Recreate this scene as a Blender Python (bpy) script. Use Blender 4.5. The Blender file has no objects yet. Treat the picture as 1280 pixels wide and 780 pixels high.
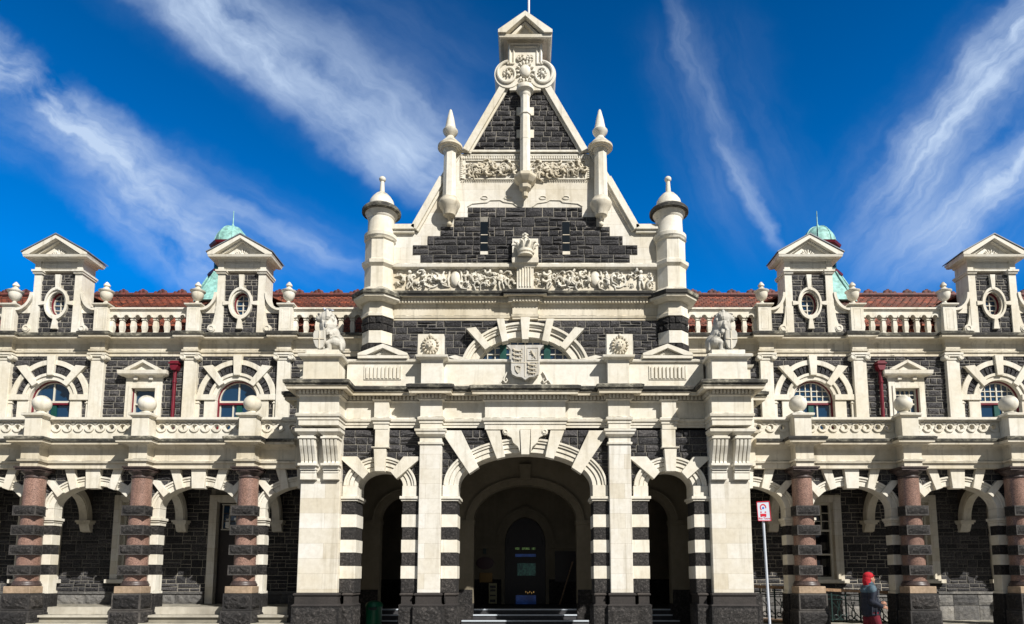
import bpy, bmesh, math, random
from mathutils import Vector
R = math.radians
PI = math.pi
rnd = random.Random(11)
SC = bpy.context.scene
COL = SC.collection
# ---------------------------------------------------------------- survey: facade heights were levelled from one station
F, PITCH, PY0, PX0, DCAM, EYE = 850.0, R(6.78), 619.0, 656.5, 15.5, 1.6
def Z(py, Y):                       # height in metres of a course levelled at py on the plane Y
    return EYE + (DCAM + Y) * math.tan(PITCH + math.atan((PY0 - py) / F))
def W(dpx, py, Y):                  # a width read at level py on the plane Y, in metres
    d = DCAM + Y
    h = Z(py, Y) - EYE
    return dpx * (d * math.cos(PITCH) + h * math.sin(PITCH)) / F
# ================================================================ materials
def nt(name):
    m = bpy.data.materials.new(name); m.use_nodes = True
    t = m.node_tree; b = t.nodes['Principled BSDF']
    return m, t, b
def N(t, typ, **kw):
    n = t.nodes.new(typ)
    for k, v in kw.items():
        if k in ('operation', 'blend_type', 'data_type', 'musgrave_type', 'noise_dimensions', 'feature', 'sky_type', 'offset', 'offset_frequency', 'squash', 'squash_frequency', 'wave_type', 'bands_direction', 'vector_type', 'normalize'):
            setattr(n, k, v)
        else:
            n.inputs[k].default_value = v
    return n
def L(t, a, b): t.links.new(a, b)
def ramp(t, fac, stops):
    r = t.nodes.new('ShaderNodeValToRGB')
    els = r.color_ramp.elements
    while len(els) < len(stops): els.new(0.5)
    for e, (p, c) in zip(els, stops):
        e.position = p; e.color = (*c, 1) if len(c) == 3 else c
    L(t, fac, r.inputs[0]); return r.outputs[0]
def mixc(t, fac, a, b, mode='MIX'):
    n = t.nodes.new('ShaderNodeMix'); n.data_type = 'RGBA'; n.blend_type = mode
    for sock, v in ((n.inputs[0], fac), (n.inputs[6], a), (n.inputs[7], b)):
        if hasattr(v, 'is_linked') or hasattr(v, 'links'): L(t, v, sock)
        elif isinstance(v, (int, float)): sock.default_value = v
        else: sock.default_value = (*v, 1)
    return n.outputs[2]
def mth(t, op, a, b=None, c=None, clamp=False):
    n = t.nodes.new('ShaderNodeMath'); n.operation = op; n.use_clamp = clamp
    for i, v in enumerate((a, b, c)):
        if v is None: continue
        if isinstance(v, (int, float)): n.inputs[i].default_value = v
        else: L(t, v, n.inputs[i])
    return n.outputs[0]
def coords(t, scale=(1, 1, 1), kind='Object'):
    tc = t.nodes.new('ShaderNodeTexCoord'); mp = t.nodes.new('ShaderNodeMapping')
    mp.inputs['Scale'].default_value = scale
    L(t, tc.outputs[kind], mp.inputs[0]); return mp.outputs[0]
def world_pos(t, scale=(1, 1, 1)):
    g = t.nodes.new('ShaderNodeNewGeometry'); mp = t.nodes.new('ShaderNodeMapping')
    mp.inputs['Scale'].default_value = scale
    L(t, g.outputs['Position'], mp.inputs[0]); return mp.outputs[0], g
def bump(t, b, height, dist=0.01, strength=1.0):
    n = t.nodes.new('ShaderNodeBump'); n.inputs['Distance'].default_value = dist; n.inputs['Strength'].default_value = strength
    L(t, height, n.inputs['Height']); L(t, n.outputs[0], b.inputs['Normal'])

def lime(name, base, warm, joints=False, mould=1.0, rough=0.75):
    m, t, b = nt(name)
    p, g = world_pos(t)
    n1 = N(t, 'ShaderNodeTexNoise', Scale=0.9, Detail=5.0, Roughness=0.6); L(t, p, n1.inputs['Vector'])
    c = ramp(t, n1.outputs[0], [(0.33, warm), (0.62, base)])
    n2 = N(t, 'ShaderNodeTexNoise', Scale=9.0, Detail=4.0, Roughness=0.65); L(t, p, n2.inputs['Vector'])
    c = mixc(t, 0.30, c, ramp(t, n2.outputs[0], [(0.3, (0.62, 0.58, 0.50)), (0.6, (1, 1, 1))]), 'MULTIPLY')
    # rain streaks running down
    ps, _ = world_pos(t, (5.0, 5.0, 0.35))
    n3 = N(t, 'ShaderNodeTexNoise', Scale=1.6, Detail=5.0, Roughness=0.6); L(t, ps, n3.inputs['Vector'])
    st = ramp(t, n3.outputs[0], [(0.53, (0, 0, 0)), (0.72, (1, 1, 1))])
    c = mixc(t, mth(t, 'MULTIPLY', st, min(.7, 0.42 * mould)), c, (0.33, 0.285, 0.20))
    # lichen and soot lying on ledges
    sx = t.nodes.new('ShaderNodeSeparateXYZ'); L(t, g.outputs['Normal'], sx.inputs[0])
    up = ramp(t, sx.outputs[2], [(0.25, (0, 0, 0)), (0.8, (1, 1, 1))])
    n4 = N(t, 'ShaderNodeTexNoise', Scale=5.0, Detail=6.0, Roughness=0.7); L(t, p, n4.inputs['Vector'])
    lf = ramp(t, n4.outputs[0], [(0.36, (0, 0, 0)), (0.6, (1, 1, 1))])
    c = mixc(t, mth(t, 'MULTIPLY', mth(t, 'MULTIPLY', up, lf), 0.75 * mould), c, (0.12, 0.115, 0.09))
    if joints:
        pj = t.nodes.new('ShaderNodeMapping'); pj.inputs['Rotation'].default_value = (R(90), 0, 0)
        L(t, p, pj.inputs[0])
        br = N(t, 'ShaderNodeTexBrick', offset=0.5, **{'Scale': 1.0, 'Mortar Size': 0.003, 'Mortar Smooth': 0.5, 'Brick Width': 1.1, 'Row Height': 0.33})
        br.inputs['Color1'].default_value = (1, 1, 1, 1); br.inputs['Color2'].default_value = (0.87, 0.83, 0.75, 1); br.inputs['Mortar'].default_value = (0.55, 0.50, 0.42, 1)
        L(t, pj.outputs[0], br.inputs['Vector'])
        c = mixc(t, 1.0, c, br.outputs[0], 'MULTIPLY')
    L(t, c, b.inputs['Base Color']); b.inputs['Roughness'].default_value = rough
    n5 = N(t, 'ShaderNodeTexNoise', Scale=60.0, Detail=3.0, Roughness=0.7); L(t, p, n5.inputs['Vector'])
    bump(t, b, n5.outputs[0], 0.004, 0.6)
    return m
M = {}
M['lime'] = lime('oamaru_limestone', (0.835, 0.80, 0.705), (0.74, 0.675, 0.535))
M['limej'] = lime('limestone_ashlar', (0.84, 0.82, 0.765), (0.76, 0.71, 0.60), joints=True)
M['limesootshade'] = lime('sooted_shade_limestone', (0.80, 0.735, 0.60), (0.62, 0.54, 0.39), mould=1.5)  # soot stain with warm shadow brown under the cornices put into the colour
M['statue'] = lime('weathered_statue_stone', (0.68, 0.65, 0.57), (0.46, 0.44, 0.39), mould=1.5)
def lichen():
    m, t, b = nt('lichened_limestone')
    p, g = world_pos(t, (1, 1, 1.6))
    n = N(t, 'ShaderNodeTexNoise', Scale=7.0, Detail=8.0, Roughness=0.75); L(t, p, n.inputs['Vector'])
    n2 = N(t, 'ShaderNodeTexNoise', Scale=1.1, Detail=3.0); L(t, p, n2.inputs['Vector'])
    f = mth(t, 'ADD', mth(t, 'MULTIPLY', n.outputs[0], .6), mth(t, 'MULTIPLY', n2.outputs[0], .4))
    L(t, ramp(t, f, [(0.36, (0.50, 0.46, 0.36)), (0.45, (0.16, 0.15, 0.115)), (0.53, (0.040, 0.038, 0.033))]), b.inputs['Base Color'])
    b.inputs['Roughness'].default_value = .85; bump(t, b, n.outputs[0], 0.006, 0.7)
    return m
M['lichen'] = lichen()
M['limegrey'] = lime('grey_limestone', (0.62, 0.60, 0.55), (0.5, 0.48, 0.43), mould=1.3)

def stone(name, stops, sc=18.0, dist=0.02, rough=0.8, big=2.0, spec=0.4):
    m, t, b = nt(name)
    p, g = world_pos(t)
    n1 = N(t, 'ShaderNodeTexNoise', Scale=sc, Detail=5.0, Roughness=0.7); L(t, p, n1.inputs['Vector'])
    c = ramp(t, n1.outputs[0], stops)
    n2 = N(t, 'ShaderNodeTexNoise', Scale=big, Detail=4.0); L(t, p, n2.inputs['Vector'])
    c = mixc(t, 0.55, c, ramp(t, n2.outputs[0], [(0.3, (0.55, 0.55, 0.57)), (0.7, (1.35, 1.3, 1.25))]), 'MULTIPLY')
    gi = t.nodes.new('ShaderNodeNewGeometry')
    c = mixc(t, 1.0, c, ramp(t, gi.outputs['Random Per Island'], [(0.0, (0.55, 0.55, 0.57)), (0.5, (1.0, 1.0, 1.0)), (1.0, (1.6, 1.56, 1.5))]), 'MULTIPLY')
    L(t, c, b.inputs['Base Color']); b.inputs['Roughness'].default_value = rough
    b.inputs['Specular IOR Level'].default_value = spec
    n3 = N(t, 'ShaderNodeTexNoise', Scale=sc * 0.8, Detail=6.0, Roughness=0.75); L(t, p, n3.inputs['Vector'])
    bump(t, b, n3.outputs[0], dist, 1.0)
    return m
M['basalt'] = stone('basalt_rubble', [(0.28, (0.016, 0.0155, 0.0175)), (0.5, (0.052, 0.051, 0.054)), (0.75, (0.16, 0.155, 0.155))], 26.0, 0.05)
M['basaltb'] = stone('basalt_blocks', [(0.28, (0.009, 0.0085, 0.0085)), (0.52, (0.030, 0.028, 0.027)), (0.75, (0.12, 0.11, 0.105))], 20.0, 0.05)
M['basalts'] = stone('dressed_basalt', [(0.3, (0.030, 0.026, 0.024)), (0.7, (0.058, 0.051, 0.047))], 30.0, 0.006)
M['margin'] = stone('dressed_margin', [(0.3, (0.03, 0.028, 0.027)), (0.7, (0.085, 0.08, 0.075))], 16.0, 0.006)
M['greystone'] = stone('grey_rock_plinth', [(0.3, (0.10, 0.10, 0.10)), (0.7, (0.22, 0.215, 0.20))], 12.0, 0.04)
M['mortar'] = stone('lime_mortar', [(0.3, (0.20, 0.19, 0.16)), (0.7, (0.36, 0.34, 0.29))], 30.0, 0.006)
def granite(name, a, bcol, dark, rough):
    m, t, b = nt(name)
    p, g = world_pos(t)
    v = N(t, 'ShaderNodeTexVoronoi', Scale=110.0); L(t, p, v.inputs['Vector'])
    s = t.nodes.new('ShaderNodeSeparateColor'); L(t, v.outputs['Color'], s.inputs[0])
    c = ramp(t, s.outputs[0], [(0.0, dark), (0.22, a), (0.7, bcol), (1.0, (min(1, bcol[0] * 1.5), bcol[1] * 1.5, bcol[2] * 1.5))])
    n = N(t, 'ShaderNodeTexNoise', Scale=3.0, Detail=5.0); L(t, p, n.inputs['Vector'])
    c = mixc(t, 0.5, c, ramp(t, n.outputs[0], [(0.3, (0.6, 0.58, 0.56)), (0.7, (1.2, 1.2, 1.2))]), 'MULTIPLY')
    L(t, c, b.inputs['Base Color']); b.inputs['Roughness'].default_value = rough
    return m
M['pink'] = granite('pink_granite', (0.205, 0.122, 0.092), (0.30, 0.182, 0.142), (0.07, 0.045, 0.04), 0.36)
M['gdark'] = granite('brown_granite', (0.045, 0.030, 0.027), (0.08, 0.055, 0.049), (0.02, 0.015, 0.014), 0.45)
M['sand'] = stone('brown_sandstone', [(0.3, (0.20, 0.15, 0.10)), (0.7, (0.33, 0.25, 0.18))], 14.0, 0.008)
def tile_mat(name, stops, dirty):
    m, t, b = nt(name)
    p, g = world_pos(t)
    br = N(t, 'ShaderNodeTexBrick', offset=0.5, **{'Scale': 1.0, 'Mortar Size': 0.008, 'Brick Width': 0.22, 'Row Height': 0.165, 'Bias': -0.1})
    mp = t.nodes.new('ShaderNodeMapping'); mp.inputs['Rotation'].default_value = (R(90), 0, 0); L(t, p, mp.inputs[0]); L(t, mp.outputs[0], br.inputs['Vector'])
    br.inputs['Color1'].default_value = (*stops[0], 1); br.inputs['Color2'].default_value = (*stops[1], 1); br.inputs['Mortar'].default_value = (0.03, 0.012, 0.01, 1)
    n = N(t, 'ShaderNodeTexNoise', Scale=3.5, Detail=7.0, Roughness=0.7); L(t, p, n.inputs['Vector'])
    c = mixc(t, ramp(t, n.outputs[0], [(0.40, (0, 0, 0)), (0.68, (dirty, dirty, dirty))]), br.outputs[0], (0.045, 0.03, 0.026))
    gi = t.nodes.new('ShaderNodeNewGeometry')
    c = mixc(t, 1.0, c, ramp(t, gi.outputs['Random Per Island'], [(0.0, (0.5, 0.5, 0.5)), (1.0, (1.4, 1.35, 1.3))]), 'MULTIPLY')
    L(t, c, b.inputs['Base Color']); b.inputs['Roughness'].default_value = 0.7
    bump(t, b, n.outputs[0], 0.02, 0.6)
    return m
M['tile'] = tile_mat('terracotta_tiles', ((0.33, 0.085, 0.038), (0.17, 0.048, 0.030)), 0.8)
M['crest'] = tile_mat('dark_ridge_tiles', ((0.17, 0.040, 0.03), (0.12, 0.032, 0.026)), 0.85)
def plain(name, col, rough=0.5, var=0.15, metal=0.0, sc=6.0, dist=0.0, spec=0.5):
    m, t, b = nt(name)
    p, g = world_pos(t)
    n = N(t, 'ShaderNodeTexNoise', Scale=sc, Detail=6.0, Roughness=0.65); L(t, p, n.inputs['Vector'])
    lo = tuple(x * (1 - var * 2) for x in col); hi = tuple(min(1, x * (1 + var)) for x in col)
    L(t, ramp(t, n.outputs[0], [(0.3, lo), (0.7, hi)]), b.inputs['Base Color'])
    b.inputs['Roughness'].default_value = rough; b.inputs['Metallic'].default_value = metal
    b.inputs['Specular IOR Level'].default_value = spec
    if dist: bump(t, b, n.outputs[0], dist, 0.8)
    return m
M['copper'] = plain('verdigris_copper', (0.30, 0.58, 0.52), 0.6, 0.30, sc=7.0, dist=.006)
M['green'] = plain('dark_green_paint', (0.008, 0.075, 0.06), 0.4)
M['ramp_green'] = plain('ramp_green_boards', (0.006, 0.05, 0.042), 0.5)
M['maroon'] = plain('maroon_paint', (0.17, 0.010, 0.022), 0.4)
M['white'] = plain('cream_window_paint', (0.70, 0.66, 0.55), 0.45, 0.06)
M['whitepole'] = plain('white_enamel', (0.62, 0.65, 0.70), 0.35, 0.05)
M['wood'] = plain('varnished_handrail_timber', (0.33, 0.20, 0.11), 0.5, 0.25, sc=20)
M['darkwood'] = plain('dark_stained_timber', (0.022, 0.014, 0.010), 0.45)
M['iron'] = plain('black_green_iron', (0.010, 0.032, 0.028), 0.4)
M['lead'] = plain('grey_lead', (0.20, 0.22, 0.25), 0.5)
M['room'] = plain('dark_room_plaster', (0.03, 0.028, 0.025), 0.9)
M['asphalt'] = plain('asphalt', (0.05, 0.05, 0.05), 0.9, 0.2, sc=40, dist=0.005)
M['paving'] = plain('concrete_paving', (0.22, 0.205, 0.18), 0.85, 0.12, sc=5, dist=0.004)
M['step'] = lime('worn_step_stone', (0.60, 0.56, 0.47), (0.36, 0.33, 0.27), mould=1.2)
M['riser'] = lime('dark_riser_stone', (0.36, 0.33, 0.26), (0.22, 0.20, 0.155), mould=1.2)  # risers darker and browner than the treads
M['nosing'] = plain('pale_step_nosing', (0.62, 0.68, 0.74), 0.5, 0.05)
M['darkstep'] = plain('dark_step_stone', (0.05, 0.05, 0.055), 0.7)
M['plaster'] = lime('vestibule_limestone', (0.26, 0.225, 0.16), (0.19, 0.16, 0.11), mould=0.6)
M['red'] = plain('red_knit', (0.50, 0.008, 0.02), 0.85, 0.2, sc=60, dist=0.004)
M['trouser'] = plain('crimson_trousers', (0.14, 0.004, 0.014), 0.85, 0.2, sc=14)
M['navy'] = plain('navy_jacket_cloth', (0.004, 0.008, 0.022), 0.7, 0.3, sc=12, dist=0.01)
M['teal'] = plain('grey_blue_yoke_cloth', (0.07, 0.12, 0.155), 0.7, 0.2, sc=12)
M['skin'] = plain('skin', (0.46, 0.24, 0.16), 0.55, 0.06)
M['eye'] = plain('eye_dark', (0.02, 0.012, 0.01), 0.3)
M['shoe'] = plain('black_leather', (0.012, 0.012, 0.012), 0.4)
M['signred'] = plain('sign_red', (0.62, 0.01, 0.03), 0.4, 0.03)
M['signwhite'] = plain('sign_white', (0.62, 0.68, 0.76), 0.4, 0.03)
M['signblue'] = plain('sign_blue', (0.01, 0.12, 0.55), 0.4, 0.03)
M['yellow'] = plain('pale_yellow_board', (0.42, 0.38, 0.20), 0.5, 0.05)
M['binc'] = plain('green_bin_plastic', (0.0, 0.12, 0.06), 0.4, 0.1)
M['brass'] = plain('aged_brass', (0.20, 0.12, 0.04), 0.4, 0.1, metal=0.7)
M['maroonplate'] = plain('maroon_plaque', (0.06, 0.008, 0.008), 0.35)
M['leaf'] = plain('foliage', (0.05, 0.10, 0.03), 0.7)
def glass(name, col, spec, rough=0.03):
    m, t, b = nt(name)
    b.inputs['Base Color'].default_value = (*col, 1); b.inputs['Roughness'].default_value = rough
    b.inputs['Specular IOR Level'].default_value = spec; b.inputs['IOR'].default_value = 1.6
    p, g = world_pos(t)
    n = N(t, 'ShaderNodeTexNoise', Scale=2.5, Detail=2.0); L(t, p, n.inputs['Vector'])
    bump(t, b, n.outputs[0], 0.01, 0.25)
    return m
M['glass'] = glass('window_glass', (0.006, 0.040, 0.095), 1.0)  # blue base colour painted in for the sky's reflection
M['slit'] = glass('slit_glass', (0.004, 0.008, 0.012), 0.3, 0.25)
M['glassd'] = glass('dark_window_glass', (0.006, 0.006, 0.008), 0.6)
def glow(name, c1, c2, s, sc):
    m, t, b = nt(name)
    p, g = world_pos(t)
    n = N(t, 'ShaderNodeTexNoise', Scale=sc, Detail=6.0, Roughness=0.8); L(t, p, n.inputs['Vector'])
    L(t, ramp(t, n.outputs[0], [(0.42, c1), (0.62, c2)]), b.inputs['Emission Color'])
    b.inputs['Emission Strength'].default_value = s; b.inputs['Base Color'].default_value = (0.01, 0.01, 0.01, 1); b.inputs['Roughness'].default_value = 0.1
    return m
M['glowgreen'] = glow('daylight_glow_door_glass', (0.001, 0.003, 0.004), (0.02, 0.07, 0.05), 0.4, 22.0)  # faint emission stands in for daylight seen through the door
M['glowtop'] = glow('daylight_glow_fanlight_glass', (0.002, 0.01, 0.002), (0.35, 0.6, 0.15), 0.2, 30.0)  # emission in place of outside light showing through the fanlight
M['glowblue'] = glow('hall_view_blue_glow', (0.004, 0.012, 0.05), (0.01, 0.03, 0.12), 0.4, 3.0)  # glow painted in for the bluish view through the door
M['litwarm'] = glow('hall_lamps', (0.0, 0.0, 0.0), (1.0, 0.6, 0.2), 0.4, 30.0)
# ================================================================ mesh builder
class MB:
    def __init__(s, sx=1): s.v = []; s.f = []; s.m = []; s.sx = sx; s.mi = 0; s.sm = []
    def add(s, vs, fs, smooth=False):
        o = len(s.v)
        s.v += [(s.sx * x, y, z) for x, y, z in vs]
        for f in fs:
            s.f.append([o + i for i in f]); s.m.append(s.mi); s.sm.append(smooth)
    def box(s, x0, x1, y0, y1, z0, z1):
        s.add([(x0, y0, z0), (x1, y0, z0), (x1, y1, z0), (x0, y1, z0), (x0, y0, z1), (x1, y0, z1), (x1, y1, z1), (x0, y1, z1)],
              [(0, 3, 2, 1), (4, 5, 6, 7), (0, 1, 5, 4), (1, 2, 6, 5), (2, 3, 7, 6), (3, 0, 4, 7)])
    def boxc(s, x, hw, y0, y1, z0, z1): s.box(x - hw, x + hw, y0, y1, z0, z1)
    def poly(s, pts, y0, y1):          # outline in XZ, given thickness in Y
        n = len(pts)
        s.add([(x, y0, z) for x, z in pts] + [(x, y1, z) for x, z in pts],
              [tuple(range(n)), tuple(range(2 * n - 1, n - 1, -1))] + [(i, i + n, (i + 1) % n + n, (i + 1) % n) for i in range(n)])
    def polyx(s, pts, x0, x1):         # outline in YZ, thickness in X
        n = len(pts)
        s.add([(x0, y, z) for y, z in pts] + [(x1, y, z) for y, z in pts],
              [tuple(range(n)), tuple(range(2 * n - 1, n - 1, -1))] + [(i, i + n, (i + 1) % n + n, (i + 1) % n) for i in range(n)])
    def sweep(s, path, prof, cap=True, top=None):
        n = len(path); offs = []
        for i in range(n):
            ds = []
            if i > 0:
                a, b = path[i - 1], path[i]; l = math.hypot(b[0] - a[0], b[1] - a[1]); ds.append(((b[1] - a[1]) / l, -(b[0] - a[0]) / l))
            if i < n - 1:
                a, b = path[i], path[i + 1]; l = math.hypot(b[0] - a[0], b[1] - a[1]); ds.append(((b[1] - a[1]) / l, -(b[0] - a[0]) / l))
            if len(ds) == 1: offs.append(ds[0])
            else:
                mx, my = ds[0][0] + ds[1][0], ds[0][1] + ds[1][1]
                k = (1 + ds[0][0] * ds[1][0] + ds[0][1] * ds[1][1])
                offs.append((mx / k, my / k))
        k = len(prof); vs = []
        for (x, y), (ox, oy) in zip(path, offs):
            for (o, z) in prof: vs.append((x + ox * o, y + oy * o, z))
        if top is not None:
            mi = s.mi; s.mi = 1
            s.add(vs, [(i * k + j, (i + 1) * k + j, (i + 1) * k + j + 1, i * k + j + 1) for i in range(n - 1) for j in range(k - 1) if j >= top])
            s.mi = mi
        fs = [(i * k + j, (i + 1) * k + j, (i + 1) * k + j + 1, i * k + j + 1) for i in range(n - 1) for j in range(k - 1) if top is None or j < top]
        if cap: fs += [tuple(range(k)), tuple((n - 1) * k + j for j in range(k - 1, -1, -1))]
        s.add(vs, fs)
    def lathe(s, prof, cx, cy, n=24, smooth=True, rot=0.0, sxy=(1, 1)):
        k = len(prof); vs = []
        for i in range(n):
            a = rot + 2 * PI * i / n
            for r, z in prof: vs.append((cx + sxy[0] * r * math.cos(a), cy + sxy[1] * r * math.sin(a), z))
        fs = [(i * k + j, ((i + 1) % n) * k + j, ((i + 1) % n) * k + j + 1, i * k + j + 1) for i in range(n) for j in range(k - 1)]
        s.add(vs, fs, smooth)
        for j, (r, z) in ((0, prof[0]), (k - 1, prof[-1])):
            if r > 0.002: s.add([(cx + sxy[0] * r * math.cos(rot + 2 * PI * i / n), cy + sxy[1] * r * math.sin(rot + 2 * PI * i / n), z) for i in range(n)], [tuple(range(n))])
    def oct(s, prof, cx, cy):          # octagonal, flat side to the front; radii are to the flats
        c = 1 / math.cos(PI / 8)
        s.lathe([(r * c, z) for r, z in prof], cx, cy, 8, False, PI / 8)
    def tube(s, pts, rad, n=8, smooth=True, flat=1.0):
        vs = []; m = len(pts); pts = [Vector(p) for p in pts]; up = None
        for i, p in enumerate(pts):
            d = (pts[min(i + 1, m - 1)] - pts[max(i - 1, 0)]).normalized()
            ref = Vector((0, 1, 0)) if abs(d.y) < 0.9 else Vector((1, 0, 0))
            u = d.cross(ref).normalized(); w = d.cross(u).normalized()
            r = rad[i] if isinstance(rad, (list, tuple)) else rad
            for j in range(n):
                a = 2 * PI * j / n
                vs.append(tuple(p + u * (r * math.cos(a)) + w * (r * flat * math.sin(a))))
        fs = [(i * n + j, i * n + (j + 1) % n, (i + 1) * n + (j + 1) % n, (i + 1) * n + j) for i in range(m - 1) for j in range(n)]
        fs += [tuple(range(n)), tuple((m - 1) * n + j for j in range(n - 1, -1, -1))]
        s.add(vs, fs, smooth)
    def ell(s, c, r, ang=0.0, n=8, k=5, axis='Y'):
        vs = []; ca, sa = math.cos(ang), math.sin(ang)
        for i in range(k + 1):
            t = PI * i / k
            for j in range(n):
                a = 2 * PI * j / n
                x, y, z = r[0] * math.sin(t) * math.cos(a), r[1] * math.sin(t) * math.sin(a), r[2] * math.cos(t)
                if axis == 'Y': x, z = x * ca + z * sa, -x * sa + z * ca
                elif axis == 'X': y, z = y * ca - z * sa, y * sa + z * ca
                else: x, y = x * ca - y * sa, x * sa + y * ca
                vs.append((c[0] + x, c[1] + y, c[2] + z))
        s.add(vs, [(i * n + j, i * n + (j + 1) % n, (i + 1) * n + (j + 1) % n, (i + 1) * n + j) for i in range(k) for j in range(n)], True)
    def ring(s, cx, zc, a0, b0, a1, b1, y0, y1, t0=0.0, t1=180.0, n=40):
        vs = []
        for i in range(n + 1):
            t = R(t0 + (t1 - t0) * i / n); c, q = math.cos(t), math.sin(t)
            vs += [(cx + a0 * c, y0, zc + b0 * q), (cx + a1 * c, y0, zc + b1 * q), (cx + a1 * c, y1, zc + b1 * q), (cx + a0 * c, y1, zc + b0 * q)]
        full = abs(t1 - t0) >= 359.9
        fs = [(i * 4 + j, i * 4 + (j + 1) % 4, (i + 1) * 4 + (j + 1) % 4, (i + 1) * 4 + j) for i in range(n) for j in range(4)]
        if not full: fs += [(0, 1, 2, 3), (n * 4 + 3, n * 4 + 2, n * 4 + 1, n * 4)]
        s.add(vs, fs)
    def rock(s, x0, x1, y0, y1, z0, z1, amp=0.03, draft=0.012, nu=7, nv=4, sides=True, margin=None):
        """a block with a drafted margin and a rough quarry face on its front and two sides"""
        m0 = s.mi
        if margin is not None: s.mi = margin
        s.box(x0, x1, y0, y1, z0, z1); s.mi = m0
        def face(o, u, w, nrm, lu, lw):
            k = max(2, int(nu * lu / 0.6)) if lu > .3 else 3
            m_ = max(2, int(nv * lw / .25)) if lw > .15 else 3
            vs = []
            for i in range(k + 1):
                for j in range(m_ + 1):
                    a = draft + (lu - 2 * draft) * i / k; b = draft + (lw - 2 * draft) * j / m_
                    e = i in (0, k) or j in (0, m_)
                    h = 0.001 if e else amp * rnd.uniform(0.35, 1.0)
                    if not e: a += rnd.uniform(-.2, .2) * lu / k; b += rnd.uniform(-.2, .2) * lw / m_
                    vs.append(tuple(o[q] + u[q] * a + w[q] * b + nrm[q] * h for q in range(3)))
            s.add(vs, [(i * (m_ + 1) + j, (i + 1) * (m_ + 1) + j, (i + 1) * (m_ + 1) + j + 1, i * (m_ + 1) + j + 1) for i in range(k) for j in range(m_)])
        face((x0, y0, z0), (1, 0, 0), (0, 0, 1), (0, -1, 0), x1 - x0, z1 - z0)
        if sides:
            face((x0, y1, z0), (0, -1, 0), (0, 0, 1), (-1, 0, 0), y1 - y0, z1 - z0)
            face((x1, y0, z0), (0, 1, 0), (0, 0, 1), (1, 0, 0), y1 - y0, z1 - z0)
    def block(s, x0, x1, z0, z1, y, proud=0.03):
        """one rubble block: sloped sides, uneven broken face"""
        e = min(0.014, (x1 - x0) * .2, (z1 - z0) * .2); pr = proud
        d = [y - pr * rnd.uniform(0.35, 0.8) for _ in range(8)]
        j = lambda a: rnd.uniform(-a, a)
        xm = (x0 + x1) / 2 + j(.25) * (x1 - x0); zm = (z0 + z1) / 2 + j(.2) * (z1 - z0)
        vs = [(x0, y, z0), (x1, y, z0), (x1, y, z1), (x0, y, z1),
              (x0 + e, d[0], z0 + e), (x1 - e, d[1], z0 + e), (x1 - e, d[2], z1 - e), (x0 + e, d[3], z1 - e),
              (xm - .22 * (x1 - x0), y - pr * rnd.uniform(.7, 1.5), zm), (xm + .22 * (x1 - x0), y - pr * rnd.uniform(.7, 1.5), zm + j(.12) * (z1 - z0))]
        s.add(vs, [(0, 1, 5, 4), (1, 2, 6, 5), (2, 3, 7, 6), (3, 0, 4, 7), (4, 5, 9, 8), (5, 6, 9), (6, 7, 8, 9), (7, 4, 8)])
    def rubble(s, x0, x1, z0, z1, y, excl=None, course=0.235, g=0.006, wr=(0.24, 0.62), proud=0.03, split=.8):
        """random-coursed rubble; excl(zlo, zhi) lists the x intervals left free"""
        nr = max(1, round((z1 - z0) / course)); ch = (z1 - z0) / nr
        for r in range(nr):
            zl, zh = z0 + r * ch, z0 + (r + 1) * ch
            x = x0 + rnd.uniform(-.2, 0)
            while x < x1:
                w = rnd.uniform(*wr); k = rnd.random()
                if k > split: w *= .8; cells = [(x, x + w, zl, zh)]
                else:
                    sp = rnd.choice((0.42, 0.5, 0.6)); zm = zl + ch * sp
                    c1 = x + w * rnd.uniform(.4, .62)
                    cells = [(x, x + w, zl, zm), (x, x + w, zm, zh)]
                    if rnd.random() < .45: cells[0:1] = [(x, c1, zl, zm), (c1, x + w, zl, zm)]
                    elif rnd.random() < .45: cells[-1:] = [(x, c1, zm, zh), (c1, x + w, zm, zh)]
                for a, b, c, d in cells:
                    parts = [(max(a, x0), min(b, x1))]
                    for ea, eb in (excl(c, d) if excl else []):
                        nx = []
                        for p, q in parts:
                            if eb <= p or ea >= q: nx.append((p, q))
                            else:
                                if ea > p: nx.append((p, ea))
                                if eb < q: nx.append((eb, q))
                        parts = nx
                    for p, q in parts:
                        if q - p > 0.035: s.block(p + g, q - g, c + g, d - g, y, proud)
                x += w
    def build(s, name, mats, parent=None, bevel=0.0, label=None):
        me = bpy.data.meshes.new(name)
        me.from_pydata(s.v, [], s.f)
        me.polygons.foreach_set('material_index', s.m)
        me.polygons.foreach_set('use_smooth', [True] * len(s.f) if any(s.sm) else [False] * len(s.f))
        bm = bmesh.new(); bm.from_mesh(me); bmesh.ops.recalc_face_normals(bm, faces=bm.faces); bm.to_mesh(me); bm.free()
        if any(s.sm):
            try: me.set_sharp_from_angle(angle=R(38))
            except Exception: pass
        for mm in (mats if isinstance(mats, (list, tuple)) else [mats]): me.materials.append(M[mm])
        me.update()
        o = bpy.data.objects.new(name, me); COL.objects.link(o)
        if parent is not None: o.parent = parent
        if label: o['label'] = label
        if bevel:
            b = o.modifiers.new('edge', 'BEVEL'); b.width = bevel; b.segments = 1; b.limit_method = 'ANGLE'; b.angle_limit = R(50)
        return o
def tag(o, label, cat=None, group=None, kind=None):
    o['label'] = label
    if cat: o['category'] = cat
    if group: o['group'] = group
    if kind: o['kind'] = kind
    return o
def empty(name, loc, rz=0.0):
    o = bpy.data.objects.new(name, None); COL.objects.link(o); o.location = loc; o.rotation_euler[2] = rz; o.empty_display_size = .2
    return o
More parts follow.
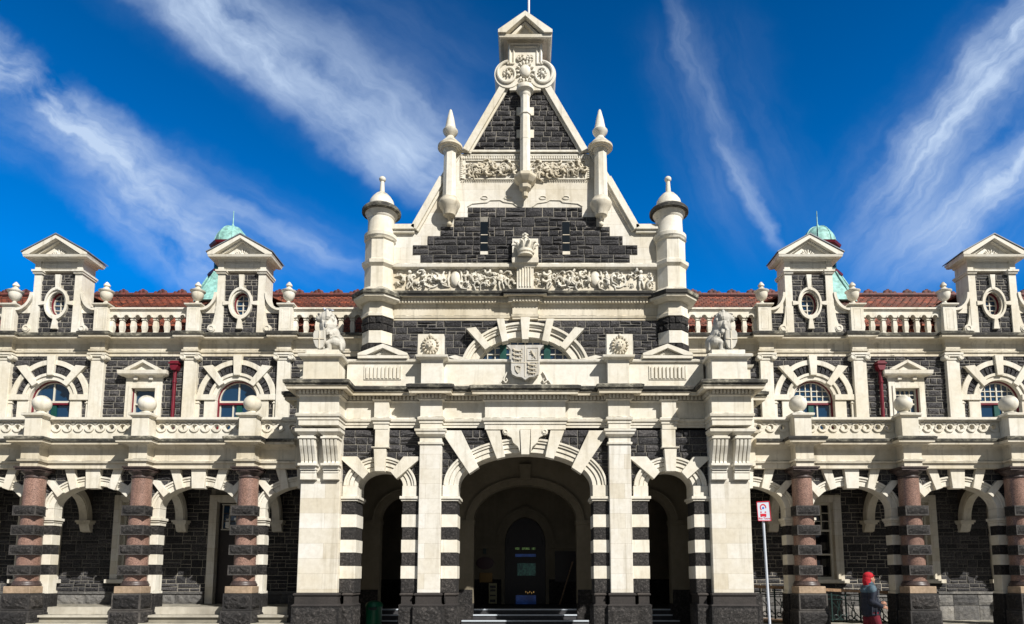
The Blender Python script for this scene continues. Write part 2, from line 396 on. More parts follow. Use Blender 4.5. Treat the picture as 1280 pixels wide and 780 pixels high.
def prof(Yb, pts):
    """moulding profile: (projection, level) pairs; level 'n'/'p' repeats the next / previous height"""
    zs = [None if isinstance(p[1], str) else Z(p[1], Yb - p[0]) for p in pts]
    for i, p in enumerate(pts):
        if p[1] == 'p': zs[i] = zs[i - 1]
    for i in range(len(pts) - 1, -1, -1):
        if pts[i][1] == 'n': zs[i] = zs[i + 1]
    return [(p[0], z) for p, z in zip(pts, zs)]
def breaks(x0, x1, ymain, items):
    """plan path with blocks breaking forward: items = (centre, half width, y)"""
    path = [(x0, ymain)]
    for c, h, y in items:
        if c - h > x0: path += [(c - h, ymain), (c - h, y)]
        else: path[0] = (x0, y)
        if c + h < x1: path += [(c + h, y), (c + h, ymain)]
        else: path.append((x1, y)); return path
    path.append((x1, ymain)); return path
def quads(mb, cx, pts, Yf, Yb):
    """stones given by offset from the arch axis and level"""
    mb.poly([(cx + W(dx, py, Yf), Z(py, Yf)) for dx, py in pts], Yf, Yb)
def both(mb, cx, pts, Yf, Yb):
    quads(mb, cx, pts, Yf, Yb); quads(mb, cx, [(-a, b) for a, b in pts], Yf, Yb)
def arch_excl(cx, zc, a, b, jamb=None, zbase=-9):
    def f(zl, zh):
        z = zl
        if z >= zc + b: return []
        if z < zc: return [(cx - (jamb or a), cx + (jamb or a))] if zh > zbase else []
        h = a * math.sqrt(max(0, 1 - ((z - zc) / b) ** 2)); return [(cx - h, cx + h)]
    return f
# ================================================================ the station
ST = empty('railway_station', (0, 0, 0))
tag(ST, 'ornate dark basalt and cream limestone railway station with arcades, porch and tall central gable', 'railway station')
COLX = [6.36 + 2.455 * i for i in range(5)]
BAYX = [c - 1.2275 for c in COLX]            # 5.13, 7.59, 10.04, 12.50, 14.95
XEND = 16.9
YA, YAB = 0.25, 0.52                          # arcade wall front / back
YB = 2.0                                      # back wall of the loggia and the storey above it
AA = 0.905
ZS, ZC = Z(636, YA), Z(607.5, YA)             # springing, crown
AB = ZC - ZS
ZARC = Z(583, 0.05)                           # underside of the entablature
ZDECK = Z(545, -0.25)
RW = 0.225                                    # width of the white ring
FLOOR = {-1: 0.90, 1: 0.50}

def wing(s):
    fl = FLOOR[s]
    # -------- arcade: one arch part per bay
    for bi, cx in enumerate(BAYX):
        w = MB(s)
        x0, x1 = cx - 1.2275, cx + 1.2275
        if bi == 0: x0 = 4.7
        if bi == 4: x1 = XEND
        w.mi = 1
        top = [(x0, ZARC + .05), (x0, ZS - .25)]
        arcpts = [(cx - (AA + RW * .5) * math.cos(R(a)), ZS + (AB + RW * .5) * math.sin(R(a))) for a in range(0, 181, 10)]
        if bi == 0:
            arcpts = [p for p in arcpts if p[0] > x0 + .02]
            w.poly([(x0, ZARC + .05)] + [(x0, arcpts[0][1])] + arcpts + [(cx + AA + RW * .5, ZS - .25), (x1, ZS - .25), (x1, ZARC + .05)], YA, YAB - .03)
        else:
            w.poly(top + [(cx - AA - RW * .5, ZS - .25)] + arcpts + [(cx + AA + RW * .5, ZS - .25), (x1, ZS - .25), (x1, ZARC + .05)], YA, YAB - .03)
        w.mi = 0
        ex = arch_excl(cx, ZS, AA + RW * .55, AB + RW * .55)
        w.rubble(x0, x1, ZS - .25, ZARC, YA, ex, course=.155, wr=(.2, .45), proud=.025, split=.12)
        w.build('spandrel_wall', ['basalt', 'mortar'], ST)
        a = MB(s)
        a.ring(cx, ZS, AA, AB, AA + RW * .55, AB + RW * .55, YA - .035, YAB)
        a.ring(cx, ZS, AA + RW * .55, AB + RW * .55, AA + RW * .8, AB + RW * .8, YA - .055, YA + .1)
        a.ring(cx, ZS, AA + RW * .8, AB + RW * .8, AA + RW, AB + RW, YA - .08, YA + .1)
        yf = YA - .105
        quads(a, cx, [(-9.5, 583.2), (9.5, 583.2), (7.5, 610.5), (-7.5, 610.5)], yf - .03, YA + .08)
        both(a, cx, [(-37.5, 583.2), (-25, 583.2), (-19, 609.8), (-27.5, 612.6)], yf, YA + .08)
        both(a, cx, [(-61, 599.5), (-50, 600.5), (-36, 615.5), (-43, 621.5)], yf, YA + .08)
        a.build('arch', 'lime', ST, .006)
    # -------- jambs and columns
    for ci, x in enumerate(COLX):
        j = MB(s); hw = 1.2275 - AA
        zimp0, zimp1 = Z(657, YA), Z(648, YA)
        j.mi = 0
        j.boxc(x, hw - .002, YA - .03, YAB, zimp1, ZS)
        j.boxc(x, hw + .05, YA - .07, YAB + .03, zimp1 - .05, zimp1 + .012)
        j.boxc(x, hw + .025, YA - .045, YAB + .02, zimp1 - .095, zimp1 - .05)
        j.boxc(x, hw + .01, YA - .02, YAB + .01, zimp0, zimp1 - .095)
        lev = [657, 668.5, 681, 693, 706, 718.5]
        lev = [Z(q, YA) for q in lev]
        j.mi = 1
        for a_, b_ in ((0, 1), (2, 3), (4, 5)): j.rock(x - hw + .01, x + hw - .01, YA - .005, YAB - .01, lev[b_], lev[a_], .018, .01)
        j.mi = 0
        for a_, b_ in ((1, 2), (3, 4)): j.boxc(x, hw, YA - .015, YAB, lev[b_], lev[a_])
        zp = Z(742, YA)
        j.boxc(x, hw, YA - .015, YAB, zp + .06, lev[5]); j.boxc(x, hw + .02, YA - .035, YAB + .02, zp, zp + .06)
        j.mi = 1
        j.rock(x - hw - .03, x + hw + .03, YA - .05, YAB + .03, Z(765, YA), zp, .03)
        j.rock(x - hw - .05, x + hw + .05, YA - .07, YAB + .05, 0.0, Z(765, YA), .035)
        j.build('arcade_pier', ['lime', 'basaltb'], ST, .005)
        # column
        c = MB(s)
        zb, zt = Z(727, -.2), Z(597, -.2)
        c.lathe([(.238, zb), (.236, zb + (zt - zb) * .3), (.215, zt)], x, 0, 32)
        co = c.build('column', 'pink', ST)
        k = MB(s)
        zc0, zc1 = Z(583, -.25), Z(587.5, -.28)
        k.lathe([(.212, zt - .01), (.235, zt + .01), (.235, zt + .035), (.215, zt + .05), (.22, zt + .075), (.285, zc1 - .03), (.29, zc1)], x, 0, 32)
        k.boxc(x, .285, -.285, YA - .03, zc1, zc1 + (zc0 - zc1) * .55); k.boxc(x, .31, -.31, YA - .03, zc1 + (zc0 - zc1) * .55, zc0 - .002)
        k.build('capital', 'gdark', co, .004)
        k = MB(s)
        z5 = Z(733, -.3)
        k.lathe([(.28, z5), (.292, z5 + .03), (.28, z5 + .06), (.265, z5 + .075), (.26, zb), (.238, zb + .015)], x, 0, 32)
        k.build('base', 'gdark', co)
        k = MB(s); k.boxc(x, .30, -.30, .12, Z(742, -.33), z5)
        k.build('base_block', 'sand', co, .01)
        for q0, q1 in ((631.5, 644), (656, 668.5), (681, 693.5), (706.5, 719)):
            k = MB(s); z1, z0 = Z(q0, -.32), Z(q1, -.32)
            k.rock(x - .262, x + .262, -.28, .05, z0, z1, .034, .024, margin=1)
            k.build('rough_stone_band', ['basaltb', 'margin'], co)
        k = MB(s); z1 = Z(742, -.4); zm = Z(763.5, -.4)
        k.rock(x - .32, x + .32, -.33, YA - .10, zm, z1 - .002, .055, .035, margin=1); k.rock(x - .35, x + .35, -.36, YA - .10, 0, zm - .004, .06, .035, margin=1)
        k.build('plinth', ['basaltb', 'margin'], co, .006)
    # -------- entablature with blocks over the columns
    e = MB(s)
    path = breaks(5.3, XEND, .05, [(x, .205, -.25) for x in COLX])
    P = prof(-.25, [(-.3, 'n'), (0, 583), (0, 576.5), (.045, 576), (.055, 573.8), (.01, 573.3), (0, 572.5), (0, 559), (.015, 557.5), (.03, 556), (.075, 555.3), (.10, 'n'), (.20, 552.2), (.205, 549), (.235, 548.3), (.245, 545.5), (.2, 544.6), (-.3, 'p')])
    e.sweep(path, P, top=13)
    e.build('entablature', ['limesootshade', 'lichen'], ST)
    f = MB(s); f.box(5.0, XEND, .30, YB - .01, Z(583, .05), P[-1][1] - .01); f.build('loggia_roof', 'lime', ST)
    # -------- balcony balustrade
    zb0 = P[-1][1]; zr0, zr1 = Z(526, .0), Z(521.5, .0)
    zp0 = Z(542.6, 0.0)
    xs = [5.3] + COLX
    for i in range(len(xs)):
        xa = xs[i] + (.2 if i else 0); xb = (xs[i + 1] - .2) if i + 1 < len(xs) else XEND
        b = MB(s)
        b.box(xa, xb, .06, .26, zb0 - .02, zp0 + .03)
        b.box(xa, xb, -.01, .33, zr0 + .03, zr1); b.box(xa, xb, .02, .30, zr0, zr0 + .03)
        n = max(1, round((xb - xa) / .262)); st = (xb - xa) / n
        zc = (zp0 + .03 + zr0) / 2; hh = (zr0 - zp0 - .03) / 2
        for q in range(n):
            cx = xa + st * (q + .5); rr = .058; m = 20; vs = []
            for y in (.09, .20):
                for r_ in (0, 1):
                    for t in range(m):
                        an = 2 * PI * t / m + PI / 4; c_, s_ = math.cos(an), math.sin(an)
                        if r_ == 0: vs.append((cx + rr * 1.05 * c_, y, zc + .01 + rr * s_))
                        else:
                            kk = 1 / max(abs(c_), abs(s_)); vs.append((cx + st / 2 * kk * c_, y, zc + hh * kk * s_))
            fs = []
            for t in range(m):
                t2 = (t + 1) % m
                fs += [(t, t2, m + t2, m + t), (2 * m + t, 3 * m + t, 3 * m + t2, 2 * m + t2), (t, 2 * m + t, 2 * m + t2, t2)]
            b.add(vs, fs)
            b.ring(cx, zc + .01, .085, .085, .118, .118, .06, .11, 195, 345, 14)
            b.ring(cx, zc + .01, .064, .064, .086, .086, .072, .11, 0, 360, 18)
            b.ring(cx + st / 2, zc + hh * 1.0, .045, .045, .07, .07, .07, .11, 180, 360, 10) if q < n - 1 else None
        b.build('balustrade', 'lime', ST)
    for x in COLX:
        p = MB(s)
        z1, z2 = Z(517.5, -.3), Z(513, -.3)
        p.boxc(x, .195, -.235, .36, zb0 - .02, z1 - .03)
        p.sweep([(x - .195, .36), (x - .195, -.235), (x + .195, -.235), (x + .195, .36)], [(-.05, z1 - .06), (.0, z1 - .06), (.03, z1 - .03), (.06, z1 - .02), (.065, z1 + .03), (.03, z1 + .045), (-.05, z1 + .05)])
        p.lathe([(.22, z1 + .04), (.15, z2 + .01), (.10, z2 + .03), (.09, z2 + .05)], x, .0, 24)
        po = p.build('pedestal', 'lime', ST, .005)
        zc = z2 + .035 + .195
        q = MB(s); q.ell((x, 0, zc), (.20, .20, .20), 0, 28, 16); q.build('ball_finial', 'lime', po)
    # -------- back wall of the loggia
    zceil = ZARC + .12
    b = MB(s); b.mi = 1
    xw = 4.6
    for i, cx in enumerate(BAYX):
        b.box(xw, cx - .45, YB + .02, YB + .05, 0, zceil); b.box(cx - .45, cx + .45, YB + .021, YB + .05, Z(622, YB), zceil)
        if not (s < 0 and i == 1): b.box(cx - .45, cx + .45, YB + .021, YB + .05, 0, Z(724, YB))
        xw = cx + .45
    b.box(xw, XEND, YB + .02, YB + .05, 0, zceil)
    b.box(4.6, XEND, YB + 1.2, YB + 1.3, 0, zceil)
    b.mi = 0
    zsill, zhead = Z(724, YB), Z(619, YB)
    def ex(zl, zh):
        out = []
        for i, cx in enumerate(BAYX):
            door = (s < 0 and i == 1)
            if zh > (fl if door else zsill - .1) and zl < zhead + .02: out.append((cx - .55, cx + .55))
        return out
    zpl = Z(739.5, YB)
    b.rubble(4.6, XEND, zpl, zceil, YB + .02, ex, course=.2, wr=(.22, .6), proud=.022, split=.55)
    b.build('loggia_back_wall', ['basalt', 'mortar'], ST)
    b = MB(s)
    x = 4.6
    while x < XEND:
        w_ = rnd.uniform(.6, 1.1); x2 = min(x + w_, XEND)
        if s < 0 and x < BAYX[1] - .57 < x2: x2 = BAYX[1] - .57
        if s < 0 and abs(x - BAYX[1] + .57) < .001: x = BAYX[1] + .57; x2 = x + .7
        if True:
            b.rock(x + .004, x2 - .004, YB - .10, YB + .02, max(zpl - .34, fl - .02), zpl - .06, .03, .012, sides=False)
            b.rock(x + .004, x2 - .004, YB - .12, YB + .02, 0, max(zpl - .35, .02), .03, .012, sides=False)
            b.box(x, x2, YB - .13, YB + .02, zpl - .055, zpl)
        x = x2
    b.build('rough_base_course', 'greystone', ST)
    for i, cx in enumerate(BAYX):
        door = (s < 0 and i == 1)
        zs_ = fl if door else zsill
        k = MB(s)
        k.box(cx - .56, cx - .37, YB - .05, YB + .2, zs_, zhead); k.box(cx + .37, cx + .56, YB - .05, YB + .2, zs_, zhead)
        k.box(cx - .37, cx + .37, YB - .051, YB + .2, zhead - .19, zhead)
        k.box(cx - .42, cx - .35, YB - .075, YB + .1, zs_, zhead - .15); k.box(cx + .35, cx + .42, YB - .075, YB + .1, zs_, zhead - .15)
        if not door: k.box(cx - .64, cx + .64, YB - .13, YB + .2, zs_ - .10, zs_ - .002)
        wo = k.build('door_surround' if door else 'loggia_window', 'limej', ST, .005)
        g = MB(s)
        if door:
            g.box(cx - .35, cx + .35, YB + .12, YB + .16, zs_, zhead - .19)
            for zz in (.2, .75, 1.35): g.box(cx - .27, cx + .27, YB + .10, YB + .125, zs_ + zz, zs_ + zz + .4)
            g.build('door', 'darkwood', wo)
            g = MB(s)
            for q in range(3):
                for r_ in range(3): g.box(cx - .26 + q * .18, cx - .10 + q * .18, YB + .115, YB + .13, zhead - .85 + r_ * .2, zhead - .68 + r_ * .2)
            g.build('pane', 'glass', wo)
            g = MB(s)
            for q in range(4): g.box(cx - .29 + q * .18, cx - .265 + q * .18, YB + .10, YB + .12, zhead - .87, zhead - .25)
            g.box(cx - .29, cx + .3, YB + .101, YB + .12, zhead - .9, zhead - .87); g.box(cx - .29, cx + .3, YB + .101, YB + .12, zhead - .25, zhead - .22)
            g.build('door_window_bars', 'white', wo)
        else:
            g.box(cx - .35, cx + .35, YB + .15, YB + .16, zs_, zhead - .19); g.build('pane', 'glassd', wo)
            g = MB(s)
            zm = zs_ + (zhead - .19 - zs_) * .62
            for xx in (-.35, .30): g.box(cx + xx, cx + xx + .05, YB + .09, YB + .15, zs_, zhead - .19)
            g.box(cx - .3, cx + .3, YB + .09, YB + .149, zs_, zs_ + .06); g.box(cx - .3, cx + .3, YB + .09, YB + .149, zhead - .25, zhead - .19)
            g.box(cx - .3, cx + .3, YB + .08, YB + .149, zm, zm + .05)
            zq = zs_ + (zm - zs_) * .5; g.box(cx - .3, cx + .3, YB + .10, YB + .148, zq, zq + .04)
            for q in (-.1, .1): g.box(cx + q - .01, cx + q + .01, YB + .11, YB + .147, zm + .05, zhead - .25)
            for q in (.33, .66): g.box(cx - .3, cx + .3, YB + .11, YB + .146, zm + .05 + (zhead - .3 - zm) * q, zm + .07 + (zhead - .3 - zm) * q)
            g.build('frame', 'white', wo)
    for x in COLX:
        r_ = MB(s)
        zsp = Z(651, YB); zc = zsp + .82
        ya, yb = YAB - .02, YB - .02
        cy, ay = (ya + yb) / 2, (yb - ya) / 2
        n = 20
        def arc_(k_): return [(cy + (ay + k_) * math.cos(R(t)), zsp + (zc - zsp + k_) * math.sin(R(t))) for t in [i * 180 / n for i in range(n + 1)]]
        ar0 = [(min(p[0], YB + .01), p[1]) for p in arc_(-.20)]; ar1 = [(min(max(p[0], ya), YB + .01), p[1]) for p in arc_(.02)]
        r_.polyx(ar0 + ar1[::-1], x - .10, x + .10)
        ar2 = [(min(p[0], YB + .0), p[1]) for p in arc_(-.16)]; r_.polyx(ar2 + [(max(p[0], ya), p[1]) for p in arc_(-.04)][::-1], x - .115, x + .115)
        r_.mi = 1; r_.polyx([(YB + .02, zsp), (YB + .02, zceil - .01), (ya, zceil - .01), (ya, zsp)] + arc_(.0)[::-1], x - .07, x + .07); r_.mi = 0
        r_.boxc(x, .19, YB - .24, YB + .02, zsp - .055, zsp); r_.boxc(x, .165, YB - .21, YB + .02, zsp - .10, zsp - .055)
        r_.polyx([(YB + .02, zsp - .10), (YB - .18, zsp - .10), (YB - .10, zsp - .28), (YB + .02, zsp - .30)], x - .125, x + .125)
        r_.build('transverse_rib', ['lime', 'basalts'], ST)
    c = MB(s); c.box(4.6, XEND, YAB - .02, YB + .04, zceil, zceil + .05); c.build('loggia_ceiling', 'lime', ST)
    fm = MB(s)
    if s < 0:
        fm.box(4.6, XEND, YA - .02, YB + .02, .0, fl)
        fo = fm.build('loggia_floor', 'step', ST)
        for i, cx in enumerate(BAYX):
            st = MB(s)
            for q in range(1, 6):
                zt = fl - .165 * q
                if zt > .02:
                    x0 = max(cx - 1.2275 + .37, 4.99)
                    st.mi = 1; st.box(x0, cx + 1.2275 - .37, YA - .02 - .30 * q, YA - .02, 0 if q == 5 else max(0, zt - .165), zt - .05)
                    st.mi = 0; st.box(x0 - .01, cx + 1.2275 - .36, YA - .075 - .30 * q, YA + .26 - .30 * q, zt - .05, zt)
            st.build('entrance_steps', ['step', 'riser'], ST)
    else:
        fm.box(4.6, XEND, YA - .35, YB + .02, .0, fl); fm.build('loggia_floor', 'step', ST)
    # -------- upper wall
    u = MB(s); zu0, zu1 = ZDECK - .3, Z(443, YB)
    zspring = Z(500.5, YB); ra = W(25.5, 490, YB); rb = Z(475.8, YB) - zspring
    archs = [BAYX[1], BAYX[3]]; ped = [BAYX[2], BAYX[4]]
    u.mi = 1
    # mortar bed in vertical strips round the windows
    wx = sorted([(c, 'a') for c in archs] + [(c, 'p') for c in ped]); x = 3.2
    zwin = Z(486, YB); wp = W(15, 500, YB)
    for c, kd in wx:
        h = ra if kd == 'a' else wp
        u.box(x, c - h - .02, YB, YB + .3, zu0, zu1)
        if kd == 'a':
            u.poly([(c - h - .02, zu1), (c - h - .02, zspring)] + [(c - (ra + .02) * math.cos(R(a)), zspring + (rb + .02) * math.sin(R(a))) for a in range(6, 175, 6)] + [(c + h + .02, zspring), (c + h + .02, zu1)], YB + .001, YB + .3)
        else: u.box(c - h - .02, c + h + .02, YB + .001, YB + .3, zwin + .01, zu1)
        x = c + h + .02
    u.box(x, XEND, YB, YB + .3, zu0, zu1)
    u.mi = 0
    def ex2(zl, zh):
        out = []
        for c in archs: out += arch_excl(c, zspring, W(33, 490, YB) - .05, Z(468, YB) - zspring - .05)(zl, zh)
        for c in ped:
            if zl < Z(472, YB): out.append((c - .40, c + .40))
        return out
    u.rubble(3.2, XEND, zu0 + .05, zu1, YB, ex2, course=.165, wr=(.2, .55), proud=.025, split=.2)
    u.build('upper_wall', ['basalt', 'mortar'], ST)
    # arched windows
    for c in archs:
        k = MB(s)
        z33 = Z(467, YB) - zspring; r33 = W(34.5, 490, YB); z50 = Z(450.8, YB) - zspring; z44 = Z(456.8, YB) - zspring
        r43, r50 = W(42.5, 480, YB), W(49.5, 480, YB)
        k.ring(c, zspring, ra, rb, ra + (r33 - ra) * .6, rb + (z33 - rb) * .6, YB - .05, YB + .3)
        k.ring(c, zspring, ra + (r33 - ra) * .6, rb + (z33 - rb) * .6, r33, z33, YB - .085, YB + .05)
        k.ring(c, zspring, r43, z44, r50, z50, YB - .075, YB + .05)
        quads(k, c, [(-5.3, 443.6), (5.3, 443.6), (3.8, 468.5), (-3.8, 468.5)], YB - .13, YB + .05)
        both(k, c, [(-43.5, 457.5), (-31, 456), (-15.5, 478.7), (-21.5, 482.5)], YB - .12, YB + .05)
        zi0 = Z(501, YB); zi1 = Z(494, YB)
        for q in (-1, 1):
            e0, e1 = sorted((c + q * W(54, 490, YB), c + q * ra))
            k.box(e0, e1, YB - .10, YB + .04, zi0, zi1); 
            e0, e1 = sorted((c + q * W(40, 490, YB), c + q * (ra + .001))); k.box(e0, e1, YB - .06, YB + .29, zu0, zi0)
            e0, e1 = sorted((c + q * W(53, 490, YB), c + q * W(46, 490, YB))); k.box(e0, e1, YB - .07, YB + .04, zu0, zi0)
            e0, e1 = sorted((c + q * W(54, 490, YB), c + q * W(45, 490, YB))); k.box(e0, e1, YB - .09, YB + .04, zi0 - .09, zi0 - .06)
        wo = k.build('arched_window', 'lime', ST, .005)
        # rubble voussoirs between the two rings
        v = MB(s)
        n = 22
        for i in range(n):
            a0, a1 = R(180 * i / n + 1), R(180 * (i + 1) / n - 1); y = YB - .02
            p = [(c + r0 * math.cos(a), zspring + b0 * math.sin(a)) for a, r0, b0 in ((a0, r33, z33), (a0, r43, z44), (a1, r43, z44), (a1, r33, z33))]
            d = [rnd.uniform(.01, .035) for _ in range(4)]
            v.add([(p[q][0], y - d[q], p[q][1]) for q in range(4)] + [(p[q][0], y + .05, p[q][1]) for q in range(4)], [(0, 1, 2, 3), (0, 4, 5, 1), (1, 5, 6, 2), (2, 6, 7, 3), (3, 7, 4, 0)])
        v.build('rubble_voussoirs', 'basalt', wo)
        fr = MB(s); yg = YB + .12; ri = ra - .0; 
        fr.mi = 0   # maroon outer frame
        fr.ring(c, zspring, ra - .030, rb - .030, ra + .01, rb + .01, yg - .06, yg + .05, n=28)
        fr.box(c - ra - .01, c - ra + .045, yg - .06, yg + .05, zu0, zspring); fr.box(c + ra - .045, c + ra + .01, yg - .06, yg + .05, zu0, zspring)
        ztr = Z(503, YB)
        fr.box(c - ra + .045, c + ra - .045, yg - .065, yg + .05, ztr - .05, ztr)
        fr.mi = 1
        fr.ring(c, zspring, ra - .055, rb - .055, ra - .030, rb - .030, yg - .03, yg + .02, n=28)
        fr.box(c - ra + .045, c + ra - .045, yg - .05, yg + .02, ztr, ztr + .055)
        fr.box(c - .018, c + .018, yg - .03, yg + .02, ztr + .055, zspring + rb - .07)
        if s > 0:
            for q in (-.3, -.15, .15, .3):
                h = rb * math.sqrt(1 - (q / ra) ** 2); fr.box(c + q - .011, c + q + .011, yg - .02, yg + .02, ztr + .055, zspring + h - .07)
            for hz in (.12, .26):
                h = (ra - .07) * math.sqrt(max(0, 1 - (hz / rb) ** 2)); fr.box(c - h, c + h, yg - .021, yg + .019, zspring + hz, zspring + hz + .022)
        fr.box(c + .12, c + .155, yg - .03, yg + .02, zu0, ztr - .05); fr.box(c - ra + .045, c - ra + .075, yg - .03, yg + .02, zu0, ztr - .05); fr.box(c + ra - .075, c + ra - .045, yg - .03, yg + .02, zu0, ztr - .05)
        fr.mi = 2
        fr.box(c - .10, c + .04, yg - .04, yg + .03, zu0, ztr - .05)
        fr.build('frame', ['maroon', 'white', 'green'], wo)
        g = MB(s); g.poly([(c - ra, zu0), (c + ra, zu0)] + [(c + ra * math.cos(R(a)), zspring + rb * math.sin(R(a))) for a in range(0, 181, 9)], yg, yg + .01)
        g.build('pane', 'glass', wo)
    # pedimented windows
    for c in ped:
        k = MB(s)
        h0, h1 = wp, W(22.6, 480, YB)
        zt = Z(478, YB)
        k.box(c - h1, c - h0, YB - .06, YB + .25, zu0, zt); k.box(c + h0, c + h1, YB - .06, YB + .25, zu0, zt)
        k.box(c - h0, c + h0, YB - .06, YB + .25, zwin, zt)
        k.box(c - h0 - .07, c - h0 + .002, YB - .085, YB + .1, zu0, zwin + .07); k.box(c + h0 - .002, c + h0 + .07, YB - .085, YB + .1, zu0, zwin + .07)
        k.box(c - h0 + .002, c + h0 - .002, YB - .085, YB + .1, zwin - .002, zwin + .07)
        k.box(c - h1 - .01, c + h1 + .01, YB - .045, YB + .1, zt, Z(469, YB))
        for q in (-.2, .2): k.box(c + q - .05, c + q + .05, YB - .12, YB - .04, Z(476, YB), Z(470, YB))
        hc = W(30, 465, YB); z0, z1 = Z(469.6, YB - .15), Z(463, YB - .15)
        k.sweep([(c - h1, YB + .1), (c - h1, YB - .05), (c + h1, YB - .05), (c + h1, YB + .1)], [(-.03, z0 - .03), (.02, z0 - .02), (.05, z0), (.14, z0 + .02), (.16, z0 + .05), (.17, z1), (-.03, z1 + .03)])
        zp_, za = z1 + .01, Z(450.5, YB - .1); hp = W(21, 460, YB)
        k.poly([(c - hp, zp_), (c + hp, zp_), (c, za - .06)], YB - .10, YB + .05)
        for q in (-1, 1):
            k.poly([(c + q * (hp + .04), zp_), (c + q * (hp + .04), zp_ + .03), (c, za), (c, za - .08), (c + q * (hp - .10), zp_)], YB - .19, YB + .05)
        wo = k.build('pedimented_window', 'lime', ST, .004)
        f = MB(s)
        f.mi = 0
        f.box(c - h0, c - h0 + .035, YB + .0, YB + .10, zu0, zwin); f.box(c + h0 - .035, c + h0, YB + .0, YB + .10, zu0, zwin)
        f.mi = 1
        f.box(c - h0 + .035, c + h0 - .035, YB + .02, YB + .10, zwin - .04, zwin)
        f.box(c - h0 + .035, c - h0 + .065, YB + .02, YB + .10, zu0, zwin - .04); f.box(c + h0 - .065, c + h0 - .035, YB + .02, YB + .10, zu0, zwin - .04)
        f.box(c - h0 + .065, c + h0 - .065, YB + .03, YB + .099, zwin - .43, zwin - .39)
        if s > 0:
            for q in (-.12, 0, .12): f.box(c + q - .009, c + q + .009, YB + .04, YB + .098, zu0, zwin - .04)
            for q in (.16, .28): f.box(c - h0 + .06, c + h0 - .06, YB + .041, YB + .097, zwin - q - .01, zwin - q + .008)
        f.build('frame', ['maroon', 'white'], wo)
        g = MB(s); g.box(c - h0, c + h0, YB + .085, YB + .09, zu0, zwin); g.build('pane', 'glass', wo)
    # pilasters with scroll capitals
    for x in [3.95 + .0] * 0 + COLX:
        k = MB(s); zc = Z(452, YB)
        k.boxc(x, .17, YB - .13, YB + .05, zu0, zc)
        po = k.build('pilaster', 'lime', ST, .006)
        k = MB(s); zt = Z(443.5, YB)
        k.boxc(x, .185, YB - .15, YB + .05, zc, zc + .04)
        k.boxc(x, .17, YB - .14, YB + .05, zc + .04, zt - .05); k.boxc(x, .25, YB - .2, YB + .05, zt - .05, zt - .003)
        for q in (-1, 1):
            k.ring(x + q * .19, zt - .12, .0, .0, .075, .075, YB - .19, YB + .02, 0, 360, 18)
            k.ring(x + q * .19, zt - .12, .045, .045, .06, .06, YB - .20, YB - .18, 0, 360, 16)
        k.box(x - .19, x + .19, YB - .18, YB + .02, zt - .10, zt - .052)
        k.build('capital', 'lime', po, .004)
    # downpipes
    x = 9.22 if s < 0 else 9.35
    k = MB(s); zt = Z(464, YB)
    if s < 0: k.tube([(x, YB - .1, ZDECK), (x, YB - .1, zt)], .045, 12)
    else: k.tube([(x, YB - .1, ZDECK), (x, YB - .1, zt)], .045, 12)
    for zz in (zt - .35, ): k.lathe([(.06, zz), (.06, zz + .05)], x, YB - .1, 12)
    k.poly([(x - .06, zt - .02), (x + .06, zt - .02), (x + .10, zt + .07), (x + .10, zt + .14), (x - .10, zt + .14), (x - .10, zt + .07)], YB - .2, YB - .02)
    k.boxc(x, .125, YB - .23, YB - .01, zt + .14, zt + .18); k.boxc(x, .10, YB - .2, YB - .01, zt + .18, zt + .23)
    k.build('downpipe', 'maroon', ST, .003)
    # -------- upper entablature
    e = MB(s)
    path = breaks(3.4, XEND, YB - .03, [(x, .19, YB - .17) for x in COLX])
    P2 = prof(YB - .10, [(-.3, 'n'), (0, 444.3), (0, 440), (.03, 439.5), (.035, 437.6), (0, 437), (0, 429), (.02, 427.5), (.06, 424), (.08, 'n'), (.20, 421.6), (.205, 418.5), (.235, 418), (.245, 415), (.2, 414.3), (-.35, 'p')])
    e.sweep(path, P2, top=11)
    e.build('cornice', ['limesootshade', 'lichen'], ST)
    zt0 = P2[-1][1] - .01
    # -------- parapet
    yp = YB - .02
    zr0, zr1 = Z(388.5, yp), Z(385, yp)
    pb = MB(s); pb.box(3.4, XEND, yp - .04, yp + .22, zt0, zt0 + .06)
    pb.build('parapet_base', 'lime', ST, .005)
    spans = [(4.0, COLX[0] - .18), (COLX[1] + .18, COLX[2] - .18), (COLX[3] + .18, COLX[4] - .18)]
    for xa, xb in spans:
        b = MB(s)
        b.box(xa, xb, yp - .05, yp + .24, zr0 + .03, zr1); b.box(xa, xb, yp - .02, yp + .2, zr0 - .005, zr0 + .03)
        n = round((xb - xa) / .302); st = (xb - xa) / n; z0 = zt0 + .06
        zsp = z0 + (zr0 - z0) * .70
        for q in range(n + 1):
            cx = xa + st * q
            hw_ = .085 if 0 < q < n else .05
            pr = [(.075, z0), (.075, z0 + .03), (.058, z0 + .06), (.07, z0 + .12), (.082, z0 + .2), (.066, zsp - .10), (.055, zsp - .075), (.085, zsp - .06), (.085, zsp - .035), (.06, zsp - .03), (.09, zsp)]
            b.lathe([(a_ * 1.04, b_) for a_, b_ in pr], cx if 0 < q < n else (cx + .03 if q == 0 else cx - .03), yp + .08, 4, False, PI / 4)
        for q in range(n):
            cx = xa + st * (q + .5); ar = st / 2 - .085; br_ = ar
            pts = [(cx - st / 2, zr0), (cx - st / 2, zsp)] + [(cx - ar * math.cos(R(a)), zsp + br_ * math.sin(R(a))) for a in range(0, 181, 15)] + [(cx + st / 2, zsp), (cx + st / 2, zr0)]
            b.poly(pts, yp, yp + .16)
            b.ring(cx, zsp, ar, br_, ar + .035, br_ + .035, yp - .03, yp + .02, 0, 180, 12)
        b.build('parapet_balustrade', 'lime', ST)
